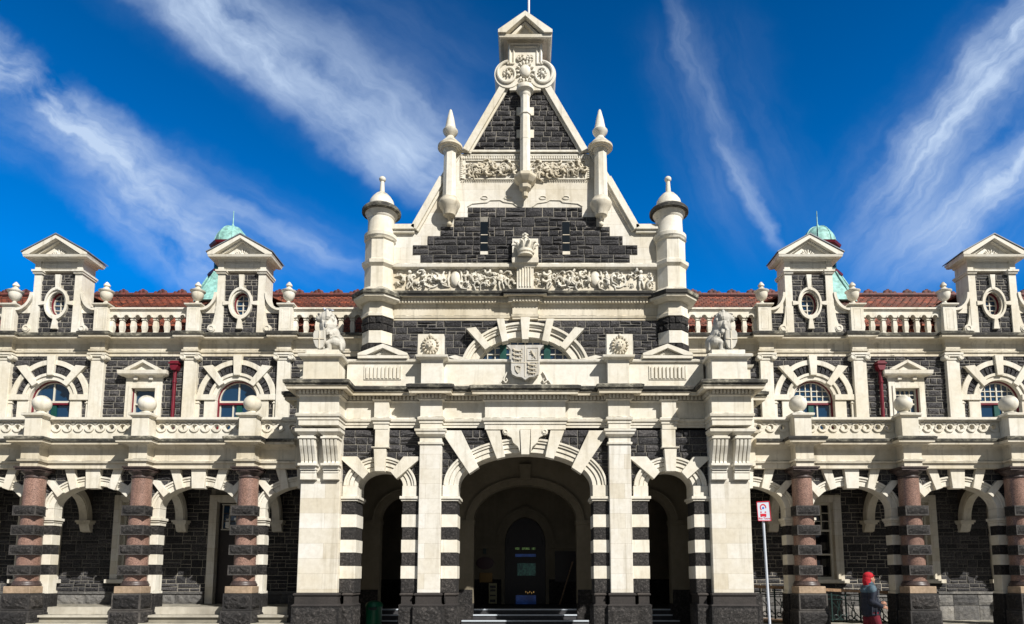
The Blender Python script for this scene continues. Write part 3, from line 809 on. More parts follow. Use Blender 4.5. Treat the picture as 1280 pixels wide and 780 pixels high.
    for x in COLX:
        p = MB(s); zc0 = Z(384.5, YB)
        p.boxc(x, .175, yp - .13, yp + .25, zt0, zc0)
        p.box(x - .10, x + .10, yp - .135, yp - .12, zc0 - .10, zc0 - .085); p.box(x - .10, x + .10, yp - .135, yp - .12, zt0 + .13, zt0 + .145)
        p.box(x - .10, x - .085, yp - .1351, yp - .12, zt0 + .145, zc0 - .10); p.box(x + .085, x + .10, yp - .1351, yp - .12, zt0 + .145, zc0 - .10)
        p.sweep([(x - .175, yp + .25), (x - .175, yp - .13), (x + .175, yp - .13), (x + .175, yp + .25)], [(-.1, zc0 - .03), (.0, zc0 - .03), (.025, zc0), (.055, zc0 + .01), (.06, zc0 + .05), (-.1, zc0 + .07)])
        po = p.build('pedestal', 'lime', ST, .005)
        u_ = MB(s); z0 = zc0 + .07; H = Z(351.5, YB) - z0
        pr = [(.14, 0), (.14, .035), (.075, .09), (.045, .16), (.05, .19), (.08, .22), (.13, .29), (.155, .38), (.165, .47), (.165, .52), (.205, .57), (.21, .60), (.15, .625), (.11, .66), (.10, .70), (.06, .74), (.055, .77), (.085, .81), (.085, .86), (.055, .92), (.03, .97), (.0, 1.0)]
        u_.lathe([(r_ * .95, z0 + H * q) for r_, q in pr], x, yp + .06, 24)
        u_.build('urn', 'lime', po)
    # -------- dormer gables
    for gi, (cx, xa, xb) in enumerate(((BAYX[1], COLX[0], COLX[1]), (BAYX[3], COLX[2], COLX[3]))):
        yf = YB - .08; yb = YB + .42
        G = MB(s)
        hb = .64; z0 = zt0 + .06; z1 = Z(343, yf)
        G.mi = 1
        zo = (Z(359.5, yf) + Z(399.5, yf)) / 2; ro = .315; rz = (Z(359.5, yf) - Z(399.5, yf)) / 2
        # core wall with an oval hole
        m = 24
        a_i, b_i = .215, rz * .72
        vs = []
        x_l, x_r = cx - hb + .1, cx + hb - .1
        for y in (yf + .03, yb):
            for r_ in (0, 1):
                for t_ in range(m):
                    an = 2 * PI * t_ / m + math.atan2(1, 1); c_, s_ = math.cos(an), math.sin(an)
                    if r_ == 0: vs.append((cx + a_i * c_, y, zo + b_i * s_))
                    else:
                        k_ = 1 / max(abs(c_), abs(s_)); zz = zo + (z1 - zo if s_ > 0 else zo - z0) * k_ * s_
                        vs.append((cx + (hb - .1) * k_ * c_, y, zz))
        fs = []
        for t_ in range(m):
            t2 = (t_ + 1) % m
            fs += [(t_, t2, m + t2, m + t_), (2 * m + t_, 3 * m + t_, 3 * m + t2, 2 * m + t2), (t_, 2 * m + t_, 2 * m + t2, t2), (m + t_, m + t2, 3 * m + t2, 3 * m + t_)]
        G.add(vs, fs)
        G.mi = 0
        def ex3(zl, zh):
            zz = min(abs(zl - zo), abs(zh - zo)) if (zl - zo) * (zh - zo) > 0 else 0
            if zz >= rz - .06: return []
            h = (ro - .05) * math.sqrt(1 - (zz / (rz - .04)) ** 2); return [(cx - h, cx + h)]
        G.rubble(cx - hb + .14, cx + hb - .14, z0, z1, yf + .03, ex3, course=.15, wr=(.2, .42), proud=.02, split=.15)
        # infill beside the gable
        for q in (-1, 1):
            xo = cx + q * (1.2275 - .175); xi = cx + q * hb
            e0, e1 = sorted((xi, xo)); G.mi = 1
            G.box(e0, e1, yf + .06, yb - .1, z0, z0 + .52)
            G.mi = 0; G.rubble(e0 + .0, e1, z0, z0 + .55, yf + .06, None, course=.15, wr=(.2, .4), proud=.02, split=.15)
        go = G.build('dormer_gable', ['basalt', 'mortar'], ST)
        D = MB(s)
        for q in (-1, 1):
            e0, e1 = sorted((cx + q * hb, cx + q * (hb - .19)))
            D.box(e0, e1, yf - .03, yb, z0, z1 + .01)
            D.box(e0 - .03, e1 + .03, yf - .07, yb + .03, z1, z1 + .05); D.box(e0 - .05, e1 + .05, yf - .10, yb + .05, z1 + .05, z1 + .10)
            # foot scroll and flaring console
            e_o = cx + q * hb
            pts = [(e_o, z0 + .75), (e_o, z0)] 
            out = []
            for t_ in range(0, 11):
                f_ = t_ / 10; out.append((e_o + q * (.02 + .12 * (1 - f_) ** 2 * (1 if f_ > .0 else 1)), z0 + .12 + .6 * f_))
            D.poly([(e_o, z0)] + [(e_o + q * .14, z0)] + out[:] + [(e_o, z0 + .75)], yf - .02, yf + .25)
            D.ring(e_o + q * .10, z0 + .11, 0, 0, .105, .105, yf - .045, yf + .2, 0, 360, 18)
            D.ring(e_o + q * .10, z0 + .11, .05, .05, .075, .075, yf - .06, yf, 0, 360, 16)
            # sweeping coping from the pedestal up to the body
            xo = cx + q * (1.2275 - .175); zt_ = Z(384, yf)
            cv = []
            for t_ in range(0, 13):
                a_ = R(90 * t_ / 12)
                cv.append((xo - q * abs(xo - e_o) * math.sin(a_), z0 + .60 + .50 * (1 - math.cos(a_))))
            cv2 = [(x_ + 0, z_ - .085) for x_, z_ in cv]
            cv2[-1] = (cv[-1][0], cv[-1][1] - .15)
            off = [(x_ - q * (.085 * math.sin(R(90 * i_ / 12))) * -1 * -1, z_ - .085 * math.cos(R(90 * i_ / 12))) for i_, (x_, z_) in enumerate(cv)]
            off = [(min(max(x_, min(e_o, xo)), max(e_o, xo)), z_) for x_, z_ in off]
            for i_ in range(12):
                A, B, C_, D_ = cv[i_], cv[i_ + 1], (cv[i_ + 1][0] + q * .07 * math.sin(R(90 * (i_ + 1) / 12)), cv[i_ + 1][1] + .07 * math.cos(R(90 * (i_ + 1) / 12))), (cv[i_][0] + q * .07 * math.sin(R(90 * i_ / 12)), cv[i_][1] + .07 * math.cos(R(90 * i_ / 12)))
                D.poly([A, B, C_, D_], yf - .06, yf + .3)
            # white body filling between coping and infill
            D.poly([(xo, z0 + .55)] + cv[:] + [(e_o, z0 + .55)], yf + .03, yf + .28)
        # oval frame and straps
        D.ring(cx, zo, a_i, b_i, a_i + .05, b_i + .05, yf - .01, yf + .3, 0, 360, 36)
        D.ring(cx, zo, a_i + .05, b_i + .05, ro, rz, yf - .05, yf + .1, 0, 360, 36)
        quads(D, cx, [(-3.2, 343), (3.2, 343), (1.9, 361), (-1.9, 361)], yf - .06, yf + .08)
        quads(D, cx, [(-1.9, 398), (1.9, 398), (3.8, 410.5), (-3.8, 410.5)], yf - .06, yf + .08)
        for q in (-1, 1):
            D.poly([(cx + q * (ro - .03), zo - .035), (cx + q * (ro - .03), zo + .035), (cx + q * (hb - .18), zo + .06), (cx + q * (hb - .18), zo - .06)], yf - .055, yf + .08)
        # frieze
        z2 = Z(326.5, yf)
        D.box(cx - hb + .03, cx + hb - .03, yf, yb - .02, z1 + .10, z2)
        for q in (-1, 1): e0, e1 = sorted((cx + q * (hb + .0), cx + q * (hb - .15))); D.box(e0, e1, yf - .04, yb, z1 + .10, z2)
        D.box(cx - hb + .15, cx + hb - .15, yf - .02, yf + .03, z1 + .16, z2 - .08)
        # pediment
        zc = Z(320.5, yf - .15); za = Z(293.8, yf - .2); hw_ = .86
        prp = [(-.1, z2 - .02), (.01, z2 - .02), (.04, z2 + .03), (.13, zc - .05), (.2, zc - .04), (.215, zc + .02), (-.1, zc + .03)]
        D.sweep([(cx - hb, yb + .05), (cx - hb, yf - .03), (cx + hb, yf - .03), (cx + hb, yb + .05)], prp)
        D.poly([(cx - hw_ + .1, zc + .01), (cx + hw_ - .1, zc + .01), (cx, za - .10)], yf - .06, yb)
        for q in (-1, 1):
            D.poly([(cx + q * hw_, zc + .02), (cx + q * hw_, zc + .07), (cx, za), (cx, za - .105), (cx + q * (hw_ - .17), zc + .02)], yf - .25, yb + .08)
            D.poly([(cx + q * (hw_ - .20), zc + .02), (cx, za - .11), (cx, za - .155), (cx + q * (hw_ - .30), zc + .02)], yf - .14, yf)
        # carved leaf in the tympanum
        for i_ in range(9):
            a_ = R(-72 + 18 * i_); l_ = .20 - .0009 * abs(-72 + 18 * i_)
            D.ell((cx + math.sin(a_) * l_ * .9 * 1.2, yf - .075, zc + .05 + math.cos(a_) * l_ * .62), (.022, .03, .07), a_, 6, 4)
        for q in (-1, 1):
            for i_ in range(5): D.ell((cx + q * (.20 + .075 * i_), yf - .07, zc + .055 + .02 * (i_ % 2)), (.035, .03, .022), q * .5, 6, 4)
        D.ell((cx, yf - .09, zc + .09), (.045, .03, .05))
        D.build('limestone_dressing', 'lime', go)
        rf = MB(s)
        for q in (-1, 1):
            rf.poly([(cx + q * (hw_ + .03), zc + .072), (cx + q * (hw_ + .03), zc + .10), (cx, za + .032), (cx, za + .002)], yf - .27, yb + .12)
        rf.build('lead_capping', 'lead', go)
        f = MB(s)
        f.mi = 0; f.ring(cx, zo, a_i - .03, b_i - .03, a_i + .004, b_i + .004, yf + .10, yf + .22, 0, 360, 28)
        f.mi = 1; f.ring(cx, zo, a_i - .045, b_i - .045, a_i - .03, b_i - .03, yf + .14, yf + .22, 0, 360, 28)
        f.box(cx - .012, cx + .012, yf + .15, yf + .2, zo - b_i + .04, zo + b_i - .04)
        for q in (-.14, 0, .14): h = (a_i - .04) * math.sqrt(1 - (q / b_i) ** 2); f.box(cx - h, cx + h, yf + .151, yf + .199, zo + q - .01, zo + q + .01)
        f.build('frame', ['maroon', 'white'], go)
        g = MB(s); g.ring(cx, zo, 0, 0, a_i, b_i, yf + .18, yf + .19, 0, 360, 24); g.build('pane', 'glass', go)
        # dormer roof
        r_ = MB(s); zb, zr = Z(392, 2.4), Z(366, 2.6)
        for q in (-1, 1):
            n = 12
            for i_ in range(n):
                f0, f1 = i_ / n, (i_ + 1) / n
                xo, xi = cx + q * 1.85 * (1 - f0), cx + q * 1.85 * (1 - f1)
                r_.poly([(xo, zb + (zr + .1 - zb) * f0 - .03), (xo, zb + (zr + .1 - zb) * f0 + .035), (xi, zb + (zr + .1 - zb) * f1 + .01), (xi, zb + (zr + .1 - zb) * f1 - .03)], YB + .45, 5.0)
        r_.build('dormer_roof', 'tile', ST)
    # -------- main tiled roof
    r_ = MB(s); y0, y1 = YB + .25, 5.2; z0, z1 = Z(413, YB + .25), Z(371.5, 5.2)
    n = 24
    for i in range(n):
        f0, f1 = i / n, (i + 1) / n
        ya, yb_ = y0 + (y1 - y0) * f0, y0 + (y1 - y0) * f1; za, zb = z0 + (z1 - z0) * f0, z0 + (z1 - z0) * f1
        r_.polyx([(ya, za - .05), (ya, za + .045), (yb_ + .01, zb + .012), (yb_ + .01, zb - .05)], 3.3, XEND)
    x = 3.3
    for i in range(n):       # tile rolls, broken joint
        pass
    r_.polyx([(y1, z1 + .02), (y1, z1 - 1.5), (y1 + 3.0, z1 - 1.5)], 3.3, XEND)
    ro_ = r_.build('tiled_roof', 'tile', ST)
    t_ = MB(s)
    for i in range(n):
        f0 = (i + .5) / n; ya, za = y0 + (y1 - y0) * i / n, z0 + (z1 - z0) * i / n
        xx = 3.3 + (.11 if i % 2 else 0)
        while xx < XEND:
            t_.box(xx, xx + .035, ya - .012, ya + .16, za + .03, za + .062); xx += .215
    t_.build('tile_rolls', 'tile', ro_)
    c_ = MB(s); xx = 3.4
    c_.tube([(3.3, y1, z1 + .05), (XEND, y1, z1 + .05)], .10, 8, False)
    while xx < XEND:
        c_.ell((xx, y1, z1 + .14), (.10, .06, .10), 0, 8, 5); c_.ell((xx + .14, y1, z1 + .15), (.09, .05, .09), 0, 8, 5); c_.box(xx + .03, xx + .1, y1 - .03, y1 + .03, z1 + .13, z1 + .26)
        c_.ell((xx + .27, y1, z1 + .12), (.08, .06, .08), 0, 8, 5)
        xx += .62
    c_.build('ridge_crest', 'crest', ro_)
    # -------- cupola
    cx, cy = 9.58, 5.6
    zl0, zl1 = Z(347, cy), Z(306, cy - .5)
    k = MB(s); zb = Z(392, cy)
    k.oct([(1.15, zb), (1.0, zb + .3), (.70, zl0 - .35), (.56, zl0 - .02)], cx, cy)
    for i in range(8):
        a = PI / 8 + PI / 4 * i
        k.tube([(cx + 1.24 * math.cos(a), cy + 1.24 * math.sin(a), zb), (cx + 1.08 * math.cos(a), cy + 1.08 * math.sin(a), zb + .3), (cx + .6 * math.cos(a), cy + .6 * math.sin(a), zl0)], .03, 6)
    cu = k.build('cupola', 'copper', ST)
    k = MB(s)
    k.oct([(.60, zl0 - .02), (.60, zl0 + .05), (.46, zl0 + .08), (.46, zl1 - .02)], cx, cy); k.mi = 1
    k.oct([(.615, zl0 - .06), (.63, zl0 + .0), (.60, zl0 + .01)], cx, cy)
    for i in range(8):
        a = PI / 4 * i; ux, uy = math.cos(a), math.sin(a)
        for j in range(9):
            zz = zl0 + .16 + (zl1 - zl0 - .3) * j / 8; w_ = .13
            p = [(cx + ux * .47 - uy * w_, cy + uy * .47 + ux * w_, zz), (cx + ux * .47 + uy * w_, cy + uy * .47 - ux * w_, zz), (cx + ux * .50 + uy * w_, cy + uy * .50 - ux * w_, zz - .04), (cx + ux * .50 - uy * w_, cy + uy * .50 + ux * w_, zz - .04)]
            k.add(p, [(0, 1, 2, 3)])
    k.build('lantern', ['green', 'maroon'], cu)
    k = MB(s); zd = Z(303, cy)
    k.oct([(.46, zl1 - .04), (.50, zl1), (.60, zl1 + .05), (.63, zl1 + .12), (.48, zl1 + .15), (.3, zl1 + .16)], cx, cy)
    k.build('eaves_cornice', 'maroon', cu)
    k = MB(s); zd = zl1 + .14; rd = .53; hd = Z(284, cy) - zd
    k.lathe([(rd * math.cos(R(a)), zd + hd * math.sin(R(a))) for a in range(0, 91, 9)], cx, cy, 16)
    for i in range(8):
        a = PI / 8 + PI / 4 * i
        k.tube([(cx + (rd + .008) * math.cos(R(b)) * math.cos(a), cy + (rd + .008) * math.cos(R(b)) * math.sin(a), zd + hd * math.sin(R(b))) for b in range(0, 91, 10)], .018, 6)
    k.lathe([(.06, zd + hd - .02), (.05, zd + hd + .04), (.02, zd + hd + .1), (.012, Z(264, cy)), (0, Z(263.5, cy))], cx, cy, 10)
    k.build('dome', 'copper', cu)
for s_ in (-1, 1): wing(s_)

# ================================================================ ornament helpers
def spiral(mb, cx, cz, r, turns, start, dirn, y, tr=.022, leaves=True, squash=1.0):
    pts, rad = [], []; n = int(20 * turns)
    for i in range(n + 1):
        f = i / n; a = start + dirn * 2 * PI * turns * f; rr = r * (1 - f) ** .8 + .012
        pts.append((cx + rr * math.cos(a), y - .01 - .02 * f, cz + rr * squash * math.sin(a))); rad.append(tr * (1 - .45 * f))
    mb.tube(pts, rad, 6)
    if leaves:
        for i in range(0, int(n * .8), 2):
            p, q = pts[i], pts[min(i + 1, n)]; a = math.atan2(q[2] - p[2], q[0] - p[0])
            f = i / n; l = r * .30 * (1 - f * .6)
            na = a + (1 if (i // 2) % 2 else -1) * 1.0
            mb.ell((p[0] + math.cos(na) * l * .7, p[1] - .008, p[2] + math.sin(na) * l * .7), (l, .018, l * .30), -na, 7, 4)
    for k in range(5):
        a = k * 2 * PI / 5; mb.ell((cx + .045 * math.cos(a) * r / .2, y - .04, cz + .045 * math.sin(a) * r / .2), (.035 * r / .2, .025, .02 * r / .2), -a, 6, 4)
    mb.ell((cx, y - .05, cz), (.022, .02, .022), 0, 6, 4)
def curl(mb, x, z, l, a, y):
    pts = [(x + l * f * math.cos(a + 2.6 * f * f), y - .02 - .06 * math.sin(PI * f), z + l * f * math.sin(a + 2.6 * f * f)) for f in [j / 5 for j in range(6)]]
    mb.tube(pts, [l * .12, l * .22, l * .25, l * .21, l * .14, l * .06], 6, True, 1.3)
def putto(mb, cx, z0, h, y, m=1):
    e = mb.ell
    e((cx, y - .06, z0 + h * .88), (h * .10, .045, h * .11)); e((cx, y - .05, z0 + h * .60), (h * .13, .05, h * .19)); e((cx, y - .055, z0 + h * .44), (h * .12, .045, h * .10))
    mb.tube([(cx - h * .05, y - .04, z0 + h * .42), (cx - h * .09 * m, y - .065, z0 + h * .22), (cx - h * .06, y - .04, z0 + .01)], [h * .075, h * .055, h * .04], 7)
    mb.tube([(cx + h * .05, y - .04, z0 + h * .42), (cx + h * .12 * m, y - .05, z0 + h * .20), (cx + h * .15 * m, y - .03, z0 + .01)], [h * .075, h * .055, h * .04], 7)
    mb.tube([(cx - h * .10, y - .05, z0 + h * .70), (cx - h * .24, y - .06, z0 + h * .60), (cx - h * .30, y - .05, z0 + h * .75)], [h * .05, h * .04, h * .035], 6)
    mb.tube([(cx + h * .10, y - .05, z0 + h * .70), (cx + h * .22, y - .06, z0 + h * .55), (cx + h * .30, y - .05, z0 + h * .62)], [h * .05, h * .04, h * .035], 6)
def relief(mb, x0, x1, z0, z1, y, figures=True):
    h = z1 - z0; cx = (x0 + x1) / 2; zc = (z0 + z1) / 2; wd = x1 - x0
    for q in (-1, 1):
        if figures:
            spiral(mb, cx + q * wd * .20, zc - h * .03, h * .44, 1.7, PI / 2, q, y, .034)
            putto(mb, cx + q * wd * .375, z0 + .01, h * .93, y, q)
            spiral(mb, cx + q * wd * .455, zc + h * .24, h * .17, 1.2, PI * .2, -q, y, .018)
            spiral(mb, cx + q * wd * .455, zc - h * .25, h * .18, 1.2, PI * 1.2, q, y, .018)
            spiral(mb, cx + q * wd * .085, zc - h * .22, h * .20, 1.2, 0, -q, y, .02)
            mb.tube([(cx + q * wd * .10, y - .02, z0 + h * .1), (cx + q * wd * .115, y - .04, z0 + h * .55), (cx + q * wd * .09, y - .04, z0 + h * .9), (cx + q * wd * .07, y - .03, z0 + h * .82)], [.02, .03, .025, .012], 6)
            spiral(mb, cx + q * wd * .315, zc + h * .27, h * .15, 1.1, PI, q, y, .016)
            spiral(mb, cx + q * wd * .30, zc - h * .32, h * .13, 1.1, PI, -q, y, .016)
        else:
            spiral(mb, cx + q * wd * .26, zc, h * .40, 1.6, PI / 2, q, y, .02)
            spiral(mb, cx + q * wd * .07, zc - h * .05, h * .32, 1.3, -PI / 2, -q, y, .017)
            spiral(mb, cx + q * wd * .43, zc + h * .05, h * .36, 1.3, -PI / 2, q, y, .017)
    for i in range(70 if figures else 50):
        x, z = rnd.uniform(x0 + .05, x1 - .05), rnd.uniform(z0 + h * .12, z1 - h * .12); f = abs(x - cx) / wd
        if figures and (f < .05 or .335 < f < .415): continue
        l = rnd.uniform(.11, .22) * h / .55
        a = rnd.uniform(0, 6.28)
        if z0 + .02 < z + l * math.sin(a) < z1 - .02 and x0 < x + l * math.cos(a) < x1: curl(mb, x, z, l, a, y)
    if figures:
        mb.ell((cx, y - .02, zc + h * .02), (wd * .042, .085, h * .40), 0, 16, 8)
        for q in (-1, 1):
            mb.tube([(cx + q * wd * .05, y - .02, z0 + h * .12), (cx + q * wd * .058, y - .05, zc), (cx + q * wd * .045, y - .03, z1 - h * .08), (cx + q * wd * .03, y - .04, z1 - h * .03)], [.025, .03, .025, .015], 6)

# ================================================================ central block and gable
YT = 1.5
def centre():
    zb = Z(495, YT)
    zent0 = Z(400, YT)
    hx = 3.75
    # lower wall with big arched window
    aw, bw_c = W(57, 446, YT), None
    zsp = Z(463, YT); ztop_in = Z(422.5, YT); b_in = ztop_in - zsp; a_in = W(61, 463, YT)
    a_out, b_out = W(80, 463, YT), Z(405, YT) - zsp
    w = MB(); w.mi = 1
    arc = [(-(a_in + .05) * math.cos(R(a)), zsp + (b_in + .05) * math.sin(R(a))) for a in range(0, 181, 6)]
    w.poly([(-hx, zent0 + .05), (-hx, zb), (-(a_in + .05), zb)] + arc + [((a_in + .05), zb), (hx, zb), (hx, zent0 + .05)], YT + .02, YT + .4)
    w.mi = 0
    w.rubble(-hx, hx, zb, zent0, YT + .02, arch_excl(0, zsp, a_out - .12, b_out - .12), course=.18, split=.3)
    w.build('central_wall', ['basalt', 'mortar'], ST)
    k = MB()
    for f0, f1, y in ((0, .42, -.06), (.42, .50, -.03), (.5, .68, -.10), (.68, .82, -.13), (.82, 1, -.17)):
        k.ring(0, zsp, a_in + (a_out - a_in) * f0, b_in + (b_out - b_in) * f0, a_in + (a_out - a_in) * f1, b_in + (b_out - b_in) * f1, YT + y, YT + .2 if f0 == 0 else YT + .1, n=60)
    yv = YT - .21
    quads(k, 0, [(-6, 396), (6, 396), (4, 424), (-4, 424)], yv - .02, YT + .05)
    both(k, 0, [(-37, 396.5), (-24, 396.5), (-18, 427), (-28, 429)], yv, YT + .05) if False else None
    both(k, 0, [(-36, 398), (-26.5, 398), (-21, 425.5), (-29, 427.5)], yv, YT + .05)
    both(k, 0, [(-74, 410.5), (-62, 408.5), (-43, 432), (-50, 437)], yv, YT + .05)
    both(k, 0, [(-97, 446), (-88, 443.5), (-57, 452), (-60, 459)], yv, YT + .05)
    wo = k.build('large_arched_window', 'lime', ST, .006)
    f = MB(); yg = YT + .11
    f.mi = 0
    f.ring(0, zsp, a_in - .04, b_in - .04, a_in + .01, b_in + .01, yg - .06, yg + .04, n=48)
    x = -1.2
    for x in [q * .195 for q in range(-6, 7)]:
        if abs(x) < a_in - .05:
            h = b_in * math.sqrt(1 - (x / a_in) ** 2); f.box(x - .013, x + .013, yg - .03, yg + .01, zsp, zsp + h)
    for z in (zsp + .45, zsp + .62, zsp + .27, zsp + .79):
        if z < zsp + b_in - .05:
            h = a_in * math.sqrt(1 - ((z - zsp) / b_in) ** 2); f.box(-h, h, yg - .031, yg + .009, z - .012, z + .012)
    f.mi = 1
    for q in (-1, 1): f.box(q * .57 - .085, q * .57 + .085, yg - .05, yg + .02, zsp, zsp + b_in * math.sqrt(1 - (.57 / a_in) ** 2))
    f.build('frame', ['white', 'green'], wo)
    g = MB(); g.poly([(a_in * math.cos(R(a)), zsp + b_in * math.sin(R(a))) for a in range(0, 181, 6)], yg, yg + .01); g.build('pane', 'glass', wo)
    # entablature with block in the middle
    path = breaks(-3.55, 3.55, YT, [(0, .33, YT - .10)])
    pr = prof(YT, [(-.3, 'n'), (0, 400.5), (0, 397.8), (.02, 397.5), (.03, 394.8), (.0, 394.2), (0, 384.5), (.02, 384), (.04, 379.6), (.10, 379), (.10, 371.5), (.14, 'n'), (.22, 370.2), (.225, 367), (.25, 366.5), (.26, 364), (.18, 363), (-.2, 'p')])
    e = MB(); e.sweep(path, pr, top=12)
    zd0, zd1 = Z(378.2, YT - .12), Z(373, YT - .12); x = -3.35
    while x < 3.35:
        y = YT - .13 if abs(x) > .36 else YT - .23
        e.box(x, x + .042, y, YT - .05, zd0, zd1); x += .08
    e.build('entablature', ['limesootshade', 'lichen'], ST)
    zf0, zf1 = Z(362.5, YT), Z(335.5, YT)
    p = MB(); p.box(-3.6, 3.6, YT + .03, YT + .5, zf0 - .05, zf1 + .05); p.build('frieze_wall', 'limesootshade', ST)
    for q in (-1, 1):
        r_ = MB(); xa, xb = sorted((q * .24, q * 3.42)); relief(r_, xa, xb, zf0 + .02, zf1 - .02, YT + .04); r_.build('carved_frieze', 'lime', ST)
    p = MB()
    p.sweep([(-3.55, YT), (3.55, YT)], prof(YT, [(-.1, 'n'), (.02, 336), (.06, 334.5), (.10, 333.5), (.11, 330), (.05, 328.6), (-.2, 'p')]))
    p.build('string_course', 'lime', ST, .004)
    # middle fluted block with crown
    p = MB()
    p.box(-.22, .22, YT - .10, YT + .05, zf0 - .02, zf1); 
    for x in (-.14, -.07, 0, .07, .14): p.box(x - .016, x + .016, YT - .125, YT - .09, zf0 + .04, zf1 - .03)
    z3 = Z(329, YT - .15); z4 = Z(322, YT - .15)
    p.sweep([(-.26, YT), (-.26, YT - .12), (.26, YT - .12), (.26, YT)], [(-.1, z3 - .10), (.0, z3 - .10), (.03, z3 - .03), (.08, z3), (.09, z4 - .02), (-.1, z4)])
    p.box(-.34, .34, YT - .06, YT + .03, z4, Z(299.5, YT))
    po = p.build('crown_pedestal', 'lime', ST, .004)
    c = MB(); yc = YT - .22; zc = z4
    zt = Z(291.5, yc); H = zt - zc
    c.lathe([(.20, zc), (.20, zc + .05 * H), (.17, zc + .08 * H), (.185, zc + .12 * H), (.20, zc + .14 * H), (.20, zc + .24 * H), (.17, zc + .26 * H), (.16, zc + .5 * H), (.05, zc + .55 * H)], 0, yc, 20)
    for i in range(10):
        a = 2 * PI * i / 10; ux, uy = math.cos(a), math.sin(a) * .85
        c.tube([(.17 * ux, yc + .17 * uy, zc + H * .26), (.20 * ux, yc + .20 * uy, zc + H * .38), (.26 * ux, yc + .26 * uy, zc + H * .50), (.33 * ux, yc + .33 * uy, zc + H * .50)], [.035, .05, .05, .022], 7)
        c.ell((.33 * ux, yc + .33 * uy, zc + H * .50), (.032, .032, .036), 0, 7, 5)
        a += PI / 10; ux, uy = math.cos(a), math.sin(a) * .85
        c.tube([(.17 * ux, yc + .17 * uy, zc + H * .28), (.20 * ux, yc + .20 * uy, zc + H * .44), (.22 * ux, yc + .22 * uy, zc + H * .62)], [.03, .035, .012], 6)
    c.tube([(0, yc, zc + H * .5), (0, yc, zc + H * .72), (0, yc, zt)], [.06, .05, .035], 8)
    for q in (.66, .80, .93):
        for a in (0, 1.57, 3.14, 4.71): c.ell((.05 * math.cos(a), yc + .05 * math.sin(a), zc + H * q), (.035, .03, .03), 0, 7, 5)
    c.build('stone_crown', 'lime', po)
    # corner turrets
    for s in (-1, 1):
        cx, cy = 3.83, YT + .12
        yy = cy - .4
        t = MB(s); t.mi = 0
        lev = [(440, .40), (495, .40)]
        t.mi = 0
        z = lambda q, r=.4: Z(q, cy - r)
        t.oct([(.385, z(412.6)), (.385, z(428))][::-1], cx, cy)
        t.oct([(.385, z(394.6)), (.42, z(394.3)), (.42, z(391)), (.39, z(389)), (.385, z(380)), (.37, z(379.5)), (.37, z(376)), (.45, z(374.5, .5)), (.60, z(369, .62)), (.61, z(366, .62)), (.64, z(365, .62)), (.65, z(360.5, .65)), (.42, z(358.3)), (.37, z(357.5)), (.37, z(331.5)), (.40, z(330)), (.44, z(328)), (.445, z(324)), (.38, z(322.5)), (.37, z(321)), (.37, z(297)), (.40, z(296)), (.41, z(295.8))], cx, cy)
        t.mi = 1; t.oct([(.60, z(366.5, .62)), (.648, z(365.2, .65)), (.66, z(360.6, .66)), (.55, z(359.8, .6))], cx, cy); t.mi = 0
        to = t.build('turret', ['lime', 'lichen'], ST)
        t = MB(s)
        t.lathe([(.385, z(296)), (.39, z(294)), (.43, z(292)), (.435, z(288)), (.37, z(286.5)), (.35, z(284)), (.34, z(266.5)), (.37, z(265)), (.375, z(263)), (.42, z(260)), (.43, z(258.5)), (.49, z(256.5, .49)), (.505, z(254.5, .5)), (.505, z(252, .5)), (.47, z(251, .47)), (.34, z(250, .34)), (.335, z(248.5, .33)), (.31, z(244.5, .3)), (.25, z(241.5, .25)), (.17, z(239.5, .17)), (.09, z(238.8, .1)), (.07, z(238, .1)), (.05, z(226, .05)), (.07, z(225, .05))], cx, cy, 32)
        t.ell((cx, cy, z(223, .05)), (.09, .09, .085), 0, 16, 10)
        t.mi = 1; t.lathe([(.49, z(256.8, .49)), (.512, z(255.5, .51)), (.512, z(252, .51)), (.47, z(250.8, .47))], cx, cy, 32); t.mi = 0
        t.build('round_cap', ['lime', 'lichen'], to)
        t = MB(s)
        for za, zb_ in ((z(412.4), z(394.8)), (z(445), z(428.2)), (z(500), z(462))):
            n = 2; hh = (zb_ - za) / n
            zz0, zz1 = min(za, zb_), max(za, zb_); hh = (zz1 - zz0) / n
            t.oct([(.37, zz0), (.37, zz1)], cx, cy)
            for r_ in range(n):
                for i in range(8):
                    a0 = PI / 4 * i - PI / 8; wfl = .385 * math.tan(PI / 8)
                    ux, uy = math.cos(PI / 4 * i), math.sin(PI / 4 * i)
                    for part in ((-1, 0), (0, 1)) if (i + r_) % 2 else ((-1, 1),):
                        p0, p1 = part[0] * wfl + .006, part[1] * wfl - .006
                        zl, zh = zz0 + hh * r_ + .006, zz0 + hh * (r_ + 1) - .006
                        base = lambda q, z_, o: (cx + ux * (.372 + o) - uy * q, cy + uy * (.372 + o) + ux * q, z_)
                        o = [rnd.uniform(.015, .04) for _ in range(5)]
                        t.add([base(p0, zl, 0), base(p1, zl, 0), base(p1, zh, 0), base(p0, zh, 0), base(p0 + .015, zl + .015, o[0]), base(p1 - .015, zl + .015, o[1]), base(p1 - .015, zh - .015, o[2]), base(p0 + .015, zh - .015, o[3]), base((p0 + p1) / 2, (zl + zh) / 2, o[4] + .015)],
                              [(0, 1, 5, 4), (1, 2, 6, 5), (2, 3, 7, 6), (3, 0, 4, 7), (4, 5, 8), (5, 6, 8), (6, 7, 8), (7, 4, 8)])
        t.build('basalt_band', 'basaltb', to)
        t = MB(s); t.oct([(.385, z(462)), (.385, z(445))], cx, cy); t.build('limestone_band', 'lime', to)
    # ------------- the stepped gable wall (limestone) with rubble set in
    YG = YT + .08
    ga = MB()
    wpx = lambda dx, py: W(dx, py, YG)
